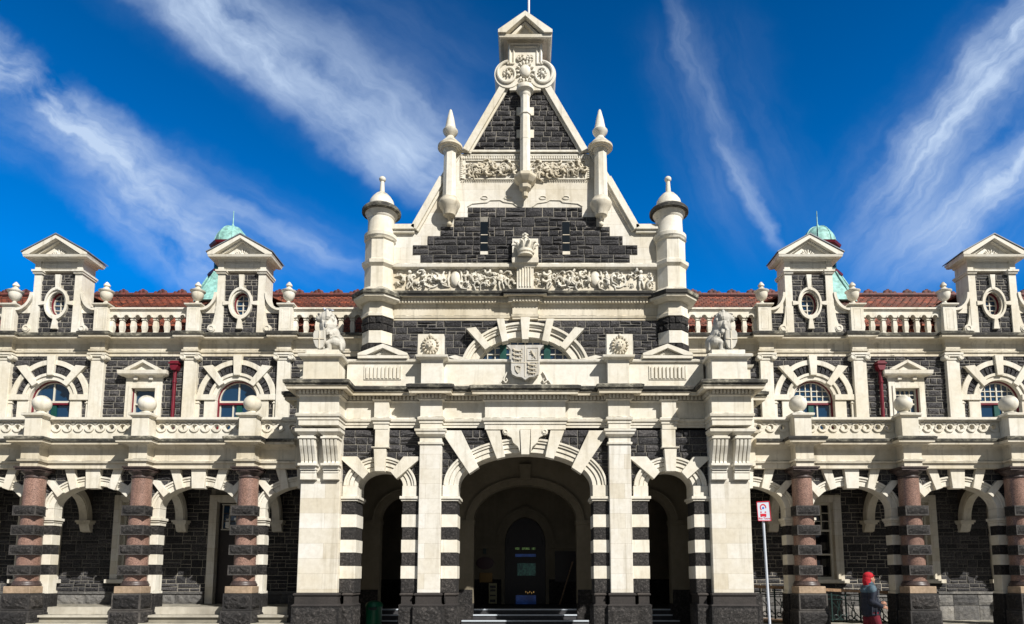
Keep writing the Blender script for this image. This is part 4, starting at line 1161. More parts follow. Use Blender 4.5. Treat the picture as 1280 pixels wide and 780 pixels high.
    out = [(3.75, Z(329, YG)), (3.75, Z(288, YG)), (wpx(138, 288), Z(288, YG)), (wpx(102.5, 224), Z(224, YG)), (wpx(84, 192), Z(192, YG)), (wpx(73, 191), Z(191, YG)), (wpx(26, 114), Z(114, YG)), (wpx(26, 108), Z(106, YG))]
    ga.poly(out + [(-x, z) for x, z in out[::-1]], YG + .03, YG + .5)
    go = ga.build('main_gable', 'limej', ST)
    # stepped rubble
    r_ = MB()
    rows = [(328, 317.7, 131), (317.7, 306, 140.5), (306, 294.6, 122), (294.6, 283, 106), (283, 270.8, 89), (270.8, 258.7, 71.5)]
    slit = (wpx(46.5, 300), wpx(56, 300)); zs0, zs1 = Z(318.5, YG), Z(277, YG)
    for a, b, hwp in rows:
        za, zb_ = Z(a, YG), Z(b, YG); h = wpx(hwp, (a + b) / 2)
        r_.mi = 1; r_.box(-h - .0, h + .0, YG + .018, YG + .04, za, zb_)
        r_.mi = 0
        def exs(zl, zh): return [(-slit[1], -slit[0]), slit] if zs0 - .01 < (zl + zh) / 2 < zs1 + .01 else []
        r_.rubble(-h, h, za, zb_, YG + .018, exs, course=zb_ - za, wr=(.28, .62), proud=.035)
    r_.build('stepped_rubble_panel', ['basalt', 'mortar'], go)
    for q in (-1, 1):
        a_, b_ = sorted((q * slit[0], q * slit[1]))
        f = MB(); zl = Z(314.5, YG); 
        f.box(a_, b_, YG + .008, YG + .03, zl, zs1)
        f.build('slit_window', 'slit', go)
        f = MB(); f.box(a_ + .002, b_ - .002, YG - .02, YG + .04, zs0, zl)
        f.build('slit_sill', 'lime', go)
        for zz in (.28, .55): f = MB(); f.box(a_ + .01, b_ - .01, YG - .002, YG + .009, zl + (zs1 - zl) * zz, zl + (zs1 - zl) * zz + .018); f.build('window_bar', 'limesootshade', go)
    # upper triangle rubble
    t = MB()
    zt0, zt1 = Z(190, YG), Z(112, YG); xb_, xt_ = wpx(73, 190), wpx(27, 112)
    t.mi = 1; t.poly([(-xb_, zt0), (xb_, zt0), (xt_, zt1), (-xt_, zt1)], YG + .018, YG + .04); t.mi = 0
    nr = 12; ch = (zt1 - zt0) / nr
    for i in range(nr):
        f1 = (i + .6) / nr; h = xb_ + (xt_ - xb_) * f1
        t.rubble(-h, h, zt0 + ch * i, zt0 + ch * (i + 1), YG + .018, lambda a, b: [(-.1, .1)], course=ch, wr=(.24, .5), proud=.035, split=.12)
    t.build('upper_rubble_panel', ['basalt', 'mortar'], go)
    # raking copings
    for s in (-1, 1):
        c = MB(s)
        def rake(p, q, t0, yy0, yy1):
            (xa, za), (xb2, zb2) = p, q; l = math.hypot(xb2 - xa, zb2 - za); nx, nz = (zb2 - za) / l, -(xb2 - xa) / l
            if nx < 0: nx, nz = -nx, -nz
            c.poly([(xa - nx * t0[0], za - nz * t0[0]), (xb2 - nx * t0[0], zb2 - nz * t0[0]), (xb2 + nx * t0[1], zb2 + nz * t0[1]), (xa + nx * t0[1], za + nz * t0[1])], yy0, yy1)
        rake((wpx(74, 190), Z(190, YG)), (wpx(27, 110), Z(110, YG)), (.09, .09), YG - .10, YG + .6)
        rake((wpx(74, 190), Z(190, YG)), (wpx(27, 110), Z(110, YG)), (.15, -.09), YG - .04, YG + .2)
        rake((wpx(139, 287), Z(287, YG)), (wpx(103, 224), Z(224, YG)), (.08, .09), YG - .10, YG + .6)
        rake((wpx(139, 287), Z(287, YG)), (wpx(103, 224), Z(224, YG)), (.14, -.08), YG - .04, YG + .2)
        rake((wpx(103, 224), Z(224, YG)), (wpx(84, 192), Z(192, YG)), (.08, .09), YG - .02, YG + .6)
        zc = Z(286, YG); c.box(wpx(138, 288), 3.7, YG - .10, YG + .6, zc - .05, zc + .09); c.box(wpx(138, 288), 3.7, YG - .05, YG + .5, zc - .13, zc - .05)
        c.box(wpx(80, 192), wpx(93, 192), YG - .06, YG + .5, Z(193, YG), Z(189, YG))
        c.build('raking_coping', 'lime', go, .006)
        # pinnacle on a corbel
        px_ = wpx(93.5, 215); cy = YG - .12; z = lambda q, r=.15: Z(q, cy - r)
        k = MB(s)
        k.oct([(.175, z(244.5)), (.165, z(216)), (.155, z(188))], px_, cy)
        po = k.build('pinnacle', 'lime', go)
        k = MB(s)
        k.lathe([(.16, z(188)), (.19, z(185.5)), (.20, z(183.5)), (.25, z(181, .25)), (.26, z(179.5, .26)), (.315, z(177.5, .3)), (.325, z(176.5, .32)), (.325, z(174, .32)), (.29, z(173, .3)), (.17, z(171.5)), (.11, z(168.5)), (.10, z(167)), (.16, z(164)), (.20, z(161)), (.205, z(159.5)), (.185, z(158.3)), (.15, z(157)), (.10, z(148, .05)), (.035, z(137.5, .02)), (0, z(136.3, 0))], px_, cy, 24)
        k.mi = 1; k.lathe([(.30, z(178, .3)), (.332, z(176.8, .32)), (.332, z(174.2, .32)), (.29, z(172.9, .3))], px_, cy, 24); k.mi = 0
        k.build('spire_cap', ['lime', 'limesootshade'], po)
        k = MB(s)
        k.lathe([(0, z(271.5)), (.04, z(270)), (.05, z(268)), (.16, z(266)), (.19, z(260)), (.24, z(257)), (.285, z(250, .25)), (.29, z(248, .25)), (.24, z(246)), (.2, z(244))], px_, cy, 24)
        k.ell((px_, cy + .05, z(279, 0)), (.07, .07, .07), 0, 12, 8); k.tube([(px_, cy + .05, z(278, 0)), (px_, cy + .03, z(268, 0))], .035, 8)
        k.build('corbel', 'limesootshade', po)
    # carved band in the gable
    fr = MB(); zf0, zf1 = Z(224.5, YG), Z(192.5, YG); xh = wpx(81, 208)
    x1, za, zb_ = wpx(74.5, 208), Z(223, YG), Z(201, YG)
    fr.box(-xh, xh, YG - .005, YG + .03, Z(194.5, YG), Z(193, YG)); fr.box(-xh, -x1, YG + .0, YG + .031, za, Z(195, YG)); fr.box(x1, xh, YG + .0, YG + .031, za, Z(195, YG))
    fr.box(-xh, xh, YG - .045, YG + .03, Z(190.8, YG), Z(188.5, YG))
    fr.box(-x1, x1, YG - .01, YG + .03, zb_, zb_ + .03); fr.box(-x1 - .03, x1 + .03, YG - .01, YG + .03, za - .03, za)
    x = -xh + .02
    while x < xh - .03: fr.box(x, x + .035, YG - .03, YG + .03, Z(199, YG), Z(195.8, YG)); fr.box(x + .01, x + .03, YG - .0, YG + .03, za - .08, za - .055); x += .062
    zz = za
    while zz < Z(200, YG):
        for q in (-1, 1): fr.box(q * (xh - .04) - .02, q * (xh - .04) + .02, YG - .02, YG + .03, zz, zz + .03)
        zz += .055
    fr.build('band_frame', 'lime', go)
    for q in (-1, 1):
        rr = MB(); a_, b_ = sorted((q * .20, q * x1)); relief(rr, a_, b_, za + .02, zb_ - .01, YG + .02, False); rr.build('carved_band', 'limesootshade', go)
    # incised arabesque above the rubble
    ar = MB(); zr = Z(258, YG)
    for q in (-1, 1):
        pts = [(-71, 257.5), (-60, 253.5), (-40, 252.5), (-33, 250.5), (-28, 250.5), (-20, 254), (-9, 258)]
        pts = [(-72, 257.5), (-66, 254), (-47, 252.3), (-44, 249.8), (-31, 249.5), (-27, 251.8), (-15, 253.5), (-9, 258)]
        P3 = [(W(-a if q > 0 else a, b, YG), YG + .02, Z(b, YG)) for a, b in pts]
        ar.tube(P3, .016, 6)
        for a in (-51, -22): ar.tube([(q * -1 * wpx(a, 247) + .09 * math.cos(R(t)), YG + .02, Z(246.5, YG) + .045 * math.sin(R(t))) for t in range(0, 361, 30)], .012, 5)
    ar.build('arabesque', 'lime', go)
    # central shaft
    cy = YG - .14; z = lambda q, r=.14: Z(q, cy - r)
    k = MB(); k.oct([(.135, z(215)), (.135, z(172)), (.14, z(171.5)), (.125, z(141)), (.15, z(140)), (.15, z(139)), (.12, z(138.5)), (.12, z(116))], 0, cy)
    for q in (173, 145):
        for s in (-1, 1): k.box(min(s * .1, s * .235), max(s * .1, s * .235), YG - .03, YG + .03, Z(q, YG), Z(q - 10, YG))
    ko = k.build('gable_shaft', 'lime', go)
    k = MB(); k.oct([(0, z(243.5)), (.07, z(242.5)), (.08, z(238)), (.06, z(236.8)), (.09, z(235.5)), (.15, z(233)), (.16, z(229.5)), (.13, z(228)), (.20, z(226)), (.27, z(219, .25)), (.29, z(217.5, .25)), (.29, z(214.5, .25)), (.15, z(213))], 0, cy); k.build('corbel', 'limesootshade', ko)
    k = MB(); k.lathe([(.125, z(117)), (.15, z(115)), (.15, z(113.5)), (.20, z(111)), (.235, z(108, .2)), (.24, z(106, .2)), (.22, z(104.5)), (.1, z(104))], 0, cy, 24); k.build('shaft_capital', 'lime', ko)
    # ------------- crowning aedicule
    yq = YG - .12; wq = lambda dx, py: W(dx, py, yq)
    A = MB()
    z75, z109 = Z(76, yq), Z(111, yq)
    body = wq(21.5, 65)
    A.poly([(-body, Z(100, yq)), (body, Z(100, yq)), (body, Z(53, yq)), (-body, Z(53, yq))], yq, yq + .8)
    for s in (-1, 1):
        cx = s * wq(21.5, 92); rz_ = (Z(75.5, yq) - Z(109.5, yq)) / 2; zc = (Z(75.5, yq) + Z(109.5, yq)) / 2; rx = wq(17, 92)
        A.ring(cx, zc, 0, 0, rx, rz_, yq + .001, yq + .82, 0, 360, 36)
        # raised volute
        pts, rad = [], []
        for i in range(60):
            f = i / 59; a = PI / 2 + s * 0 - s * 2 * PI * 1.35 * f; rr = (1 - .72 * f)
            pts.append((cx + rx * .86 * rr * math.cos(a), yq - .015, zc + rz_ * .88 * rr * math.sin(a))); rad.append(.045 * (1 - .4 * f))
        A.tube(pts, rad, 8)
        A.ell((cx + s * 0, yq - .03, zc), (.06, .05, .06))
        for i in range(7): A.ell((cx + .10 * math.cos(i * .9), yq - .03, zc + .09 * math.sin(i * .9)), (.04, .03, .02), -i * .9, 6, 4)
        # frame going up
        for o_, t_ in ((.0, .045), (.11, .03)):
            xx = s * (body - .045 - o_); A.tube([(xx, yq - .01, Z(80, yq)), (xx, yq - .01, Z(56 + o_ * 30, yq)), (0, yq - .01, Z(56 + o_ * 30, yq))], t_, 4, False)
        A.tube([(s * (body - .16), yq - .01, Z(80, yq)), (cx + s * .02, yq - .01, Z(80, yq))], .03, 6)
    A.poly([(-.42, Z(112, yq)), (.42, Z(112, yq)), (.42, Z(78, yq)), (-.42, Z(78, yq))], yq + .02, yq + .8)
    A.ell((0, yq - .03, Z(90, yq)), (.15, .09, .19), 0, 20, 12)
    for i in range(14):
        a = 2 * PI * i / 14; A.ell((.21 * math.cos(a), yq - .03, Z(90, yq) + .27 * math.sin(a)), (.06, .035, .035), -a, 7, 5)
    for i in range(12): A.ell((rnd.uniform(-.2, .2), yq - .03, Z(73, yq) + rnd.uniform(-.06, .08)), (.04, .035, .03), rnd.uniform(0, 3), 6, 4)
    for s in (-1, 1): spiral(A, s * .14, Z(74, yq), .09, 1.1, PI / 2, -s, yq - .02, .016, False); spiral(A, s * .12, Z(103, yq), .09, 1.1, PI / 2, s, yq - .02, .016, False)
    ao = A.build('crowning_scroll_block', 'lime', go, .0)
    B = MB()
    zc0, zc1 = Z(54, yq), Z(41.5, yq - .25)
    yb2 = yq + .75
    hb = body
    B.sweep([(-hb, yb2), (-hb, yq), (hb, yq), (hb, yb2), (-hb + .001, yb2 + .001)][:4], [(-.05, zc0 - .02), (.02, zc0 - .02), (.03, zc0 + .06), (.06, zc0 + .08), (.07, zc0 + .15), (.20, zc1 - .12), (.235, zc1 - .10), (.25, zc1 - .02), (-.2, zc1)])
    za = Z(16.6, yq - .2); hw = wq(33.5, 41)
    B.poly([(-hw + .12, zc1 - .01), (hw - .12, zc1 - .01), (0, za - .14)], yq - .04, yb2 + .1)
    for s in (-1, 1):
        B.poly([(s * hw, zc1 - .01), (s * hw, zc1 + .08), (0, za), (0, za - .15), (s * (hw - .22), zc1 - .01)], yq - .30, yb2 + .25)
        B.poly([(s * (hw - .28), zc1 - .01), (0, za - .18), (0, za - .26), (s * (hw - .42), zc1 - .01)], yq - .15, yq)
    B.poly([(-.12, zc1), (.12, zc1), (0, zc1 + .14)], yq - .08, yq)
    B.build('pediment', 'lime', ao, .006)
    f = MB(); f.tube([(.10, yq + .6, za - .2), (.10, yq + .6, za + 2.6)], .035, 10); f.ell((.10, yq + .6, za + 2.62), (.06, .06, .06)); f.build('flagpole', 'whitepole', ST)
    # tower roof and flanks behind the gable
    r_ = MB(); zr = Z(120, YG)
    for s in (-1, 1):
        n = 34; xe, ze = 3.55, Z(300, YG)
        for i in range(n):
            f0, f1 = i / n, (i + 1) / n; xa, xb2 = s * xe * (1 - f0), s * xe * (1 - f1); z0, z1 = ze + (zr - ze) * f0, ze + (zr - ze) * f1
            r_.poly([(xa, z0 - .08), (xa, z0 + .02), (xb2, z1 - .02), (xb2, z1 - .08)], YG + .5, 9.0)
    r_.poly([(-3.5, Z(300, YG) - .05), (3.5, Z(300, YG) - .05), (0, zr - .1)], 8.8, 8.9)
    r_.build('central_roof', 'tile', ST)
    w = MB()
    for s in (-1, 1): w.box(min(s * 3.3, s * 3.6), max(s * 3.3, s * 3.6), YT + .4, 8.9, ZDECK - .5, Z(300, YG))
    w.build('central_side_wall', 'limej', ST)
centre()

# ================================================================ porch
def porch():
    YW = -.40; YWB = .08          # wall
    YP, YC = -.60, -.95           # pilaster and corner block fronts
    z = Z
    # positions
    CS, CE = 4.08, 4.95           # corner pier
    PS, PE = 1.86, 2.35           # pilaster
    bx, ba = 0.0, 1.50            # big arch
    sx_, sa = 3.235, .50
    zsp = z(621, YW)              # top of impost
    bz, bb = z(607, YW), z(566, YW) - z(607, YW)
    sz, sb = z(608, YW), z(588.5, YW) - z(608, YW)
    zent = z(537.5, YW)
    w = MB(); w.mi = 1
    def arcp(cx, zc, a, b): return [(cx - a * math.cos(R(t)), zc + b * math.sin(R(t))) for t in range(0, 181, 6)]
    outl = [(-CE, zent + .05), (-CE, zsp)]
    for cx, zc, a, b in ((-sx_, sz, sa + .12, sb + .12), (0, bz, ba + .15, bb + .15), (sx_, sz, sa + .12, sb + .12)):
        outl += [(cx - a, zsp)] + arcp(cx, zc, a, b) + [(cx + a, zsp)]
    outl += [(CE, zsp), (CE, zent + .05)]
    w.poly(outl, YW + .0, YWB)
    w.mi = 0
    def ex(zl, zh):
        o = []
        for cx, zc, a, b in ((-sx_, sz, sa + .14, sb + .14), (0, bz, ba + .2, bb + .2), (sx_, sz, sa + .14, sb + .14)): o += arch_excl(cx, zc, a, b)(zl, zh)
        return o
    w.rubble(-4.5, 4.5, zsp, zent, YW, ex, course=.175, wr=(.18, .75), proud=.035, split=.1)
    w.build('porch_wall', ['basalt', 'mortar'], ST)
    # arches
    def archp(cx, zc, a, b, rw, name, vs, key):
        A = MB(); A.mi = 0
        for f0, f1, y in ((0, .30, -.03), (.30, .34, -.015), (.34, .62, -.055), (.62, .66, -.03), (.66, .84, -.085), (.84, 1, -.11)):
            A.ring(cx, zc, a + rw * f0, b + rw * f0, a + rw * f1, b + rw * f1, YW + y, YWB + .05 if f0 == 0 else YW + .1, n=56)
        for q in (-1, 1):    # stilted blocks down to the impost
            e0, e1 = sorted((cx + q * a, cx + q * (a + rw + .02))); A.box(e0, e1, YW - .10, YWB + .05, zsp, zc + .001)
        for pts in vs: both(A, cx, pts, YW - .14, YW + .08)
        quads(A, cx, key, YW - .19, YW + .08)
        return A
    A = archp(0, bz, ba, bb, .32, 'arch', [[(-49, 538), (-31.5, 538), (-25, 571), (-35.5, 573.5)], [(-106, 538), (-80, 538), (-58, 584), (-70, 592)]], [(-6.5, 537), (6.5, 537), (5, 568), (-5, 568)])
    # scrolled console at the key
    for s in (-1, 1):
        x0 = s * W(8, 545, YW)
        A.poly([(W(s * 7, 538, YW), z(538, YW)), (W(s * 22, 538, YW), z(538, YW)), (W(s * 24, 545, YW), z(545, YW)), (W(s * 17, 549, YW), z(549, YW)), (W(s * 15, 555, YW), z(555, YW)), (W(s * 9, 560, YW), z(560, YW)), (W(s * 6.5, 567, YW), z(567, YW))], YW - .165, YW + .05)
        A.ring(W(s * 24, 541, YW), z(541.5, YW), 0, 0, .075, .075, YW - .175, YW, 0, 360, 20); A.ring(W(s * 24, 541, YW), z(541.5, YW), .03, .03, .05, .05, YW - .19, YW - .17, 0, 360, 16)
    A.build('arch', 'lime', ST, .005)
    for s in (-1, 1):
        A = archp(s * sx_, sz, sa, sb, .31, 'arch', [[(-53, 570.5), (-29, 570.5), (-13.5, 590), (-21, 598.5)]], [(-7.8, 561), (7.8, 561), (6, 589), (-6, 589)])
        A.build('arch', 'lime', ST, .005)
        # strip over the key
        k = MB(s); yk = YW - .12
        k.boxc(sx_ - .02, W(8.5, 550, YW), yk, YW + .05, z(560, YW), zent + .02); k.boxc(sx_, W(11, 560, YW), yk - .07, YW + .05, z(561.5, YW), z(560, YW))
        k.build('key_strip', 'lime', ST, .005)
    # banded jambs + pilasters + corner piers
    def bands(mb, x0, x1, y0, y1, lean=0):
        lev = [627, 643.5, 659.5, 675, 691, 707.5, 723.5, 741]
        for i in range(7):
            zt, zb = z(lev[i], YW), z(lev[i + 1], YW)
            if i % 2 == 0:
                mb.mi = 1; mb.rock(x0 + .012, x1 - .012, y0 + .012, y1 - .012, zb, zt, .012, .012, sides=False)
            else: mb.mi = 0; mb.box(x0, x1, y0, y1, zb, zt)
        mb.mi = 0
        mb.box(x0 - .05, x1 + .05, y0 - .05, y1 + .03, z(624.5, YW), zsp); mb.box(x0 - .02, x1 + .02, y0 - .02, y1 + .01, z(627, YW), z(624.5, YW))
    zpl = z(741, YW)
    for s in (-1, 1):
        for x0, x1 in ((sx_ + sa, CS - .002), (PE + .002, sx_ - sa), (ba, PS - .002)):
            j = MB(s); bands(j, x0, x1, YW - .10, YWB + .05)
            jo = j.build('banded_jamb', ['lime', 'basaltb'], ST, .006)
        k = MB(s)
        zcap0, zcap1 = z(554.5, YP), z(536, YP)
        k.box(PS, PE, YP, YW + .1, zpl, zcap0)
        po = k.build('pilaster', 'limej', ST, .01)
        k = MB(s)
        k.sweep([(PS, YW + .1), (PS, YP), (PE, YP), (PE, YW + .1)], prof(YP, [(-.05, 'n'), (.03, 555), (.035, 552.5), (0, 552), (0, 546), (.03, 544.5), (.075, 542.5), (.085, 538.8), (.105, 538.4), (.11, 535.6), (-.05, 'p')]))
        k.build('capital', 'lime', po, .003)
        # corner pier
        k = MB(s)
        yc = -.65
        k.box(CS, CE, yc, .2, zpl, z(602.5, yc)); k.box(CS + .01, CE - .01, yc + .03, .2, z(602.5, yc), z(536, yc))
        k.box(CE - .002, CE + .14, -.05, .3, zpl, z(536, 0)); 
        co = k.build('corner_pier', 'limej', ST, .01)
        # side block beyond
        k = MB(s); k.box(CE, CE + .37, .0, .5, ZARC, z(487, .0)); 
        k.sweep([(CE - .01, .0), (CE + .37, .0), (CE + .37, .5)], prof(.0, [(-.05, 'n'), (.02, 545), (.08, 541), (.1, 537), (-.05, 'p')]))
        k.build('side_pier_block', 'limesootshade', ST, .004)
        # paired consoles
        for xa, xb in ((CE - .36, CE - .01), (CS + .01, CS + .36)):
            k = MB(s)
            yb_ = yc + .03
            zt, z1, z2, z3 = z(533.5, YC), z(549, YC + .1), z(579.5, yc - .1), z(600, yc)
            prs = [(yb_, z1), (YC + .04, z1), (YC + .02, z1 - .03), (YC + .05, z1 - .15), (YC + .14, z1 - .32), (YC + .20, z2 + .05), (YC + .17, z2), (yb_, z2)]
            wd = xb - xa
            for i in range(4):
                x_0 = xa + wd * i / 4 + .012; k.polyx([(a_ - .0, b_) for a_, b_ in prs], x_0, x_0 + wd / 4 - .024)
            k.polyx([(a_ + (.045 if a_ < yb_ - .01 else 0), b_) for a_, b_ in prs], xa + .002, xb - .002)
            k.box(xa - .02, xb + .02, YC + .0, yb_, z1 + .001, z1 + .045); k.box(xa + .02, xb - .02, YC + .03, yb_, z1 + .045, z(542.5, YC))
            k.sweep([(xa, yb_), (xa, YC + .03), (xb, YC + .03), (xb, yb_)], [(-.02, z(543, YC)), (0, z(543, YC)), (.07, z(539.5, YC)), (.075, z(536, YC)), (-.02, z(535.5, YC))])
            k.box(xa - .03, xb + .03, yc - .20, yb_, z2 - .055, z2 - .001); k.box(xa, xb, yc - .13, yb_, z2 - .14, z2 - .055)
            k.box(xa + .01, xb - .01, yc - .10, yb_, z2 - .2, z2 - .15); k.box(xa, xb, yc - .085, yb_, z3, z2 - .2)
            k.build('console_bracket', 'lime', co, .004)
        # plinths
        k = MB(s)
        def plinth(x0, x1, y0, y1):
            zt = zpl; za = z(744, YW); zb = z(756, YW)
            k.sweep([(x0, y1), (x0, y0), (x1, y0), (x1, y1)], [(-.1, za - .01), (.055, za), (.06, zt - .02), (.03, zt), (-.1, zt + .001)])
            k.box(x0 - .03, x1 + .03, y0 - .03, y1, zb + .02, za - .001)
            k.sweep([(x0 - .03, y1), (x0 - .03, y0 - .03), (x1 + .03, y0 - .03), (x1 + .03, y1)], [(-.1, zb - .02), (.05, zb - .02), (.05, zb), (0, zb + .03), (-.1, zb + .03)])
            k.mi = 1; k.rock(x0 - .075, x1 + .075, y0 - .075, y1, 0, zb - .021, .035, .04); k.mi = 0
        plinth(CS, CE, -.65, .2); po_ = k.build('plinth', ['basalts', 'basaltb'], ST, .005)
        k = MB(s); plinth(sx_ + sa + .08, CS - .15, YW - .10, YWB + .05); k.build('plinth', ['basalts', 'basaltb'], ST, .005)
        k = MB(s); plinth(PS, PE, YP, YWB); k.build('plinth', ['basalts', 'basaltb'], ST, .005)
        k = MB(s); plinth(PE + .15, sx_ - sa - .06, YW - .10, YWB + .05); k.build('plinth', ['basalts', 'basaltb'], ST, .005)
        k = MB(s); plinth(ba + .06, PS - .15, YW - .10, YWB + .05); k.build('plinth', ['basalts', 'basaltb'], ST, .005)
        k = MB(s); k.rock(CE + .08, CE + .36, -.12, .5, 0, zpl - .02, .03); k.build('plinth', 'basaltb', ST)
    # entablature following every break
    def path_half():
        kx = W(9.0, 510, YW)
        return [(W(50, 510, YW), YW), (PS, YW), (PS, YP), (PE, YP), (PE, YW), (sx_ - kx, YW), (sx_ - kx, YW - .13), (sx_ + kx, YW - .13), (sx_ + kx, YW), (CS, YW), (CS, YC), (CE, YC), (CE, .02), (CE + .37, .02), (CE + .37, .6)]
    cb = W(50, 510, YW)
    right = [(cb, YW - .10)] + path_half()
    full = [(-x, y) for x, y in right[::-1]] + right
    e = MB()
    # architrave and frieze follow small breaks; cornice follows the large ones
    P1 = prof(YW, [(-.3, 'n'), (0, 538), (0, 531.5), (.02, 531.2), (.02, 527.5), (.05, 527), (.06, 524), (.02, 523.2), (0, 522.8), (0, 503.5), (.03, 502.5), (.05, 501.3), (-.2, 'p')])
    e.sweep(full, P1)
    cpath = [(cb + .05, YW), (PS - .0, YW), (PS, YP), (PE, YP), (PE, YW), (CS, YW), (CS, YC), (CE, YC), (CE, .02), (CE + .37, .02), (CE + .37, .6)]
    cpath = [(cb + .05, YW - .1)] + cpath
    cfull = [(-x, y) for x, y in cpath[::-1]] + cpath
    P2 = prof(YW, [(-.3, 'n'), (.03, 501.3), (.03, 495), (.07, 'n'), (.08, 494.6), (.18, 'n'), (.22, 494), (.225, 490.6), (.245, 490), (.25, 487.5), (.28, 486.5), (.285, 483), (.22, 482.2), (-.4, 'p')])
    e.build('architrave_and_frieze', 'lime', ST, .003)
    e = MB()
    e.sweep(cfull, P2, top=8)
    e.build('cornice', ['limesootshade', 'lichen'], ST)
    # dentils
    d = MB(); zd0, zd1 = P2[1][1] + .02, P2[2][1] - .015
    for (xa, ya), (xb, yb_) in zip(cfull[:-1], cfull[1:]):
        l = math.hypot(xb - xa, yb_ - ya); ux, uy = (xb - xa) / l, (yb_ - ya) / l; nx, ny = uy, -ux
        n = int((l + .1) / .088)
        for i in range(n):
            t = (i + .5) * l / n - .026
            p0 = (xa + ux * t, ya + uy * t); p1 = (p0[0] + ux * .05, p0[1] + uy * .05)
            c = [(p0[0] + nx * .02, p0[1] + ny * .02), (p1[0] + nx * .02, p1[1] + ny * .02), (p1[0] + nx * .085, p1[1] + ny * .085), (p0[0] + nx * .085, p0[1] + ny * .085)]
            d.add([(x, y, zd0) for x, y in c] + [(x, y, zd1) for x, y in c], [(0, 1, 2, 3), (4, 5, 6, 7), (0, 1, 5, 4), (1, 2, 6, 5), (2, 3, 7, 6), (3, 0, 4, 7)])
    d.build('dentil_course', 'lime', ST)
    # roof deck + ceiling
    k = MB(); k.box(-CE - .3, CE + .3, YWB - .3, YT + .05, P1[0][1], P2[-1][1] - .01); k.build('porch_roof', 'lime', ST)
    # parapet
    zt = P2[-1][1] - .01; YQ = YW + .02
    zc0, zc1 = z(453.8, YQ), z(450, YQ)
    for s in (-1, 1):
        k = MB(s)
        for xa, xb in ((0.0, PS + .0), (PE, CS)):
            k.box(xa, xb, YQ, YQ + .35, zt, zc0)
            k.box(xa, xb, YQ - .03, YQ + .2, zt, zt + .10)
        x_m0, x_m1 = sx_ - W(20.5, 465, YQ) , sx_ + W(23, 465, YQ)
        for i in range(9):
            xx = x_m0 + (x_m1 - x_m0) * (i + .5) / 9; k.box(xx - .028, xx + .028, YQ - .035, YQ + .01, z(473.5, YQ), z(458.5, YQ))
        k.box(x_m0, x_m1, YQ - .02, YQ + .01, z(474.8, YQ), z(473.5, YQ)); k.box(x_m0 - .03, x_m0, YQ - .02, YQ + .01, z(474.8, YQ), z(457.5, YQ)); k.box(x_m1, x_m1 + .03, YQ - .02, YQ + .01, z(474.8, YQ), z(457.5, YQ))
        pa = k.build('parapet', 'lime', ST, .004)
        k = MB(s)
        for xa, xb in ((0.0, PS - .0), (PE, CS)):
            k.sweep([(xa, YQ), (xb, YQ)], [(-.2, zc0 - .001), (.03, zc0), (.05, zc0 + .02), (.06, zc1 - .01), (0, zc1 + .02), (-.35, zc1 + .03)])
        k.build('coping', 'lime', pa, .004)
        # small pediment
        k = MB(s); hp = W(31, 448, YQ); za = z(430.5, YQ - .05); zb = zc1 + .03; cx = sx_ + .02
        k.poly([(cx - hp + .12, zb), (cx + hp - .12, zb), (cx, za - .10)], YQ - .0, YQ + .25)
        k.box(cx - hp, cx + hp, YQ - .10, YQ + .3, zb - .02, zb + .05)
        for q in (-1, 1): k.poly([(cx + q * hp, zb + .051), (cx + q * hp, zb + .10), (cx, za), (cx, za - .10), (cx + q * (hp - .2), zb + .051)], YQ - .11, YQ + .35)
        for i in range(9):
            a_ = R(-72 + 18 * i); k.ell((cx + math.sin(a_) * .15, YQ - .01, zb + .06 + math.cos(a_) * .09), (.018, .02, .05), a_, 6, 4)
        k.build('small_pediment', 'lime', pa, .003)
        # pilaster pedestal and medallion block
        k = MB(s); k.box(PS, PE, YP + .0, YQ + .38, zt, z(449.5, YP))
        k.sweep([(PS, YQ + .38), (PS, YP), (PE, YP), (PE, YQ + .38)], [(-.1, z(450.5, YP)), (0, z(450.5, YP)), (.05, z(448.6, YP)), (.11, z(447.8, YP)), (.12, z(445, YP)), (-.1, z(444, YP))])
        k.build('parapet_pedestal', 'lime', pa, .004)
        k = MB(s); cx = (PS + PE) / 2 + .05; hm = W(16.5, 430, YP); zm0, zm1 = z(445, YP), z(417.5, YP + .1)
        k.box(cx - hm, cx + hm, YP + .10, YP + .30, zm0 - .02, zm1); mo = k.build('medallion_block', 'lime', pa, .006)
        k = MB(s); zc = (zm0 + zm1) / 2 + .0; y_ = YP + .08
        k.ell((cx, y_, zc), (.15, .07, .17), 0, 16, 8); k.ell((cx, y_ - .06, zc), (.08, .05, .09), 0, 12, 6)
        for i in range(16):
            a = 2 * PI * i / 16; k.ell((cx + .165 * math.cos(a), y_ - .02, zc + .185 * math.sin(a)), (.042, .04, .026), -a, 7, 5)
        for i in range(6): k.ell((cx + .06 * math.cos(i), y_ - .10, zc + .06 * math.sin(i)), (.02, .02, .02), 0, 6, 4)
        k.ell((cx, y_ - .03, zc + .22), (.05, .04, .05)); k.build('carved_medallion', 'limesootshade', mo)
        # corner pedestal for the lion
        x0, x1 = CS + .06, CE - .02
        k = MB(s); k.box(x0, x1, YC + .1, .1, zt, z(447, YC + .1)); k.box(x0 - .03, x1 + .03, YC + .07, .1, zt, zt + .10)
        zq = z(447, YC + .1)
        k.sweep([(x0, .1), (x0, YC + .1), (x1, YC + .1), (x1, .1)], [(-.1, zq - .05), (0, zq - .05), (.03, zq - .01), (.09, zq + .0), (.105, zq + .05), (.09, zq + .07), (-.1, zq + .08)])
        k.box(x0 + .02, x1 - .02, YC + .14, .05, zq + .06, zq + .20)
        k.build('lion_pedestal', 'lime', ST, .006)
        # low side parapet
        k = MB(s); k.box(CE + .05, CE + .35, .05, .5, zt - .25, z(460, .05)); zz = z(460, .05)
